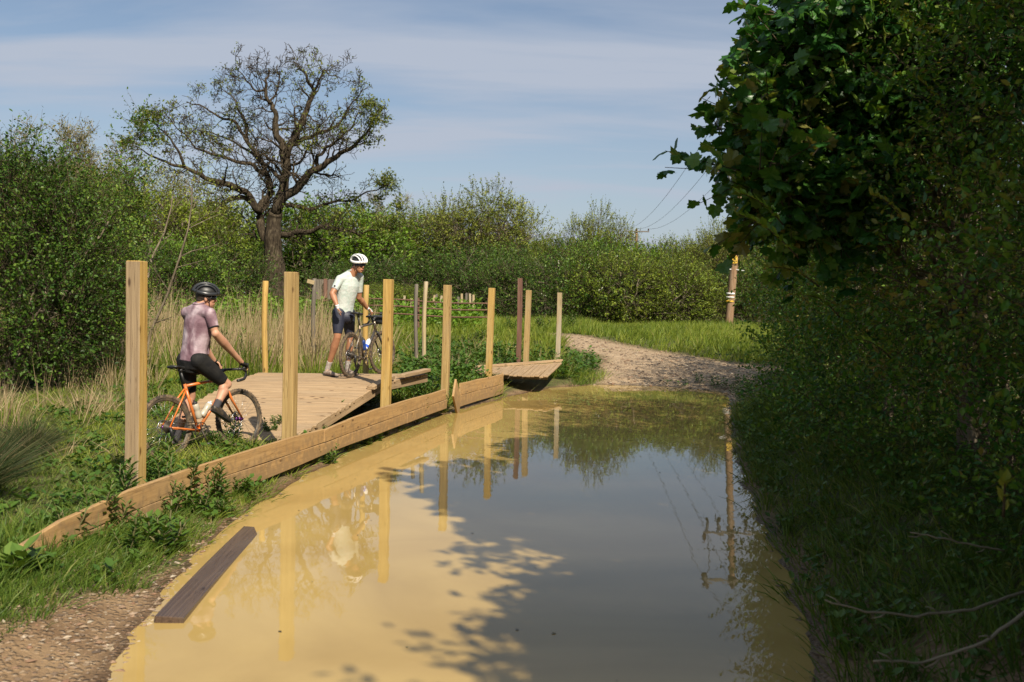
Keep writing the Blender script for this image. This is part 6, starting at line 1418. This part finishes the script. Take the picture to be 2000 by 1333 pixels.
    mb = MB(); mb.add(V_, [np.stack([i+j, i+j2, i2+j2, i2+j], -1).reshape(-1, 4)]); mb.build('rim_band', helm, hroot, smooth=True, base=base)
    for s in (-1, 1):
        mb = MB(); mb.add(*tube([hd(.045, .088*s, .04), hd(.025, .082*s, -.03), hd(.035, .045*s, -.105), hd(.04, 0, -.118)], .005, 5)); mb.add(*tube([hd(-.05, .088*s, .03), hd(.025, .083*s, -.03)], .005, 5)); mb.build('chin_strap', bm_black, hroot, smooth=True, base=base)
    return root
def BL(B, th, px, py, y):
    """point seen at px,py lying in the upright plane beside the bicycle, y metres to its left"""
    F_ = np.array([math.sin(th), math.cos(th), 0]); Lf = np.array([-math.cos(th), math.sin(th), 0]); o_ = np.array(B)+Lf*y; d = ray(px, py); n_ = Lf; t = ((o_-np.array([0, 0, CAMZ]))@n_)/(d@n_)
    return np.array([0, 0, CAMZ])+d*t
def toLocal(B, th, p):
    F_ = np.array([math.sin(th), math.cos(th), 0]); Lf = np.array([-math.cos(th), math.sin(th), 0]); q = p-np.array(B); return np.array([q@F_, q@Lf, q[2]])
def fromLocal(B, th, q):
    F_ = np.array([math.sin(th), math.cos(th), 0]); Lf = np.array([-math.cos(th), math.sin(th), 0]); return np.array(B)+F_*q[0]+Lf*q[1]+np.array([0, 0, q[2]])
b1 = lambda px, py, y: BL(B1, T1, px, py, y)
def LB(q): c, s = math.cos(LN1), math.sin(LN1); return fromLocal(B1, T1, (q[0], q[1]*c-q[2]*s, q[1]*s+q[2]*c))
J = dict(shR=b1(410, 613, -.13), elR=b1(421, 652, -.21), hipR=b1(388, 704, -.02), hipL=b1(364, 704, .17), knR=b1(443, 751, -.10), anR=b1(423, 793, -.13), heelR=b1(414, 803, -.13), toeR=b1(448, 826, -.13))
hood = LB((.985, -.212, .945)); J['wrR'] = LB((.90, -.225, .985)); J['haR'] = hood + np.array([0, 0, -.01])
for k in ('sh', 'el', 'wr', 'ha'):
    q = toLocal(B1, T1, J[k+'R']); q[1] = -q[1]+(.10 if k in ('sh', 'el') else .166); J[k+'L'] = fromLocal(B1, T1, q)
J['head'] = b1(404, 582, 0)
J['elL'] = fromLocal(B1, T1, (.64, .27, 1.28))
gz = hz_(*fromLocal(B1, T1, (.38, .24, 0))[:2])
kn = b1(372, 775, .20); J['knL'] = kn; fl_ = fromLocal(B1, T1, (.36, .30, 0)); J['anL'] = np.array([fl_[0], fl_[1], gz+.09]); h_ = fromLocal(B1, T1, (.31, .30, 0)); J['heelL'] = np.array([h_[0], h_[1], gz+.01]); t_ = fromLocal(B1, T1, (.56, .32, 0)); J['toeL'] = np.array([t_[0], t_[1], gz+.01])
for k in J: print('J1', k, np.round(toLocal(B1, T1, J[k]), 2))
F1 = np.array([math.sin(T1), math.cos(T1), 0])
person('cyclist in black helmet and mauve jersey straddling the orange bicycle, seen from behind', np.array([B1[0]+.2, B1[1]+.35, B1[2]]), J, (math.sin(R(68)), math.cos(R(68)), -.12),
       (skin, jer1, lycra, sock_d, shoe_b, lycra, bl('black_helmet', (.03, .032, .036), .3), bm_black), bend=.025, curl=(1.0, 1.0), palm=dict(R=(0, 0, -1), L=(0, 0, -1)), helmet='black')
p = P
J = dict(shR=p(664, 546, 15.12), shL=p(702, 541, 15.40), elR=p(649, 574, 15.0), wrR=p(659, 599, 14.93), haR=p(662, 612, 14.97), elL=p(701, 582, 15.5), hipR=p(662, 612, 15.2), hipL=p(680, 611, 15.38),
         knR=p(659, 659, 15.15), anR=p(640, 708, 15.30), heelR=p(635, 720, 15.33), toeR=p(659, 730, 15.1), knL=p(684, 666, 15.45), anL=p(679, 713, 15.55), heelL=p(675, 724, 15.6), toeL=p(697, 730, 15.45), head=p(701, 518, 15.2))
hoodL = P(722, 609, 15.75); J['wrL'] = P(717, 602, 15.72); J['haL'] = P(728, 610, 15.78)
for k in ('heelR', 'toeR', 'heelL', 'toeL'): J[k][2] = .655
for k in ('anR', 'anL'): J[k][2] = .76
L_ = lambda a, b: round(float(np.linalg.norm(J[a]-J[b])), 2)
print('len2', [(a, b, L_(a, b)) for a, b in (('shR', 'elR'), ('elR', 'wrR'), ('shL', 'elL'), ('elL', 'wrL'), ('hipR', 'knR'), ('knR', 'anR'), ('hipL', 'knL'), ('knL', 'anL'), ('shR', 'shL'), ('heelR', 'toeR'))])
person('cyclist in white helmet and pale jersey standing on the ramp holding the grey bicycle', np.array([J['heelR'][0]+.15, 15.25, .65]), J, (math.sin(R(128)), math.cos(R(128)), -.18),
       (skin_tan, jer2, navy, sock_w, shoe_w, bl('white_glove', (.68, .68, .72), .7), bl('white_helmet', (.80, .80, .80), .3), bm_black), bend=.0, curl=(.35, .9), palm=dict(R=(1, .3, 0), L=(0, 0, -1)), helmet='white', smile=True)
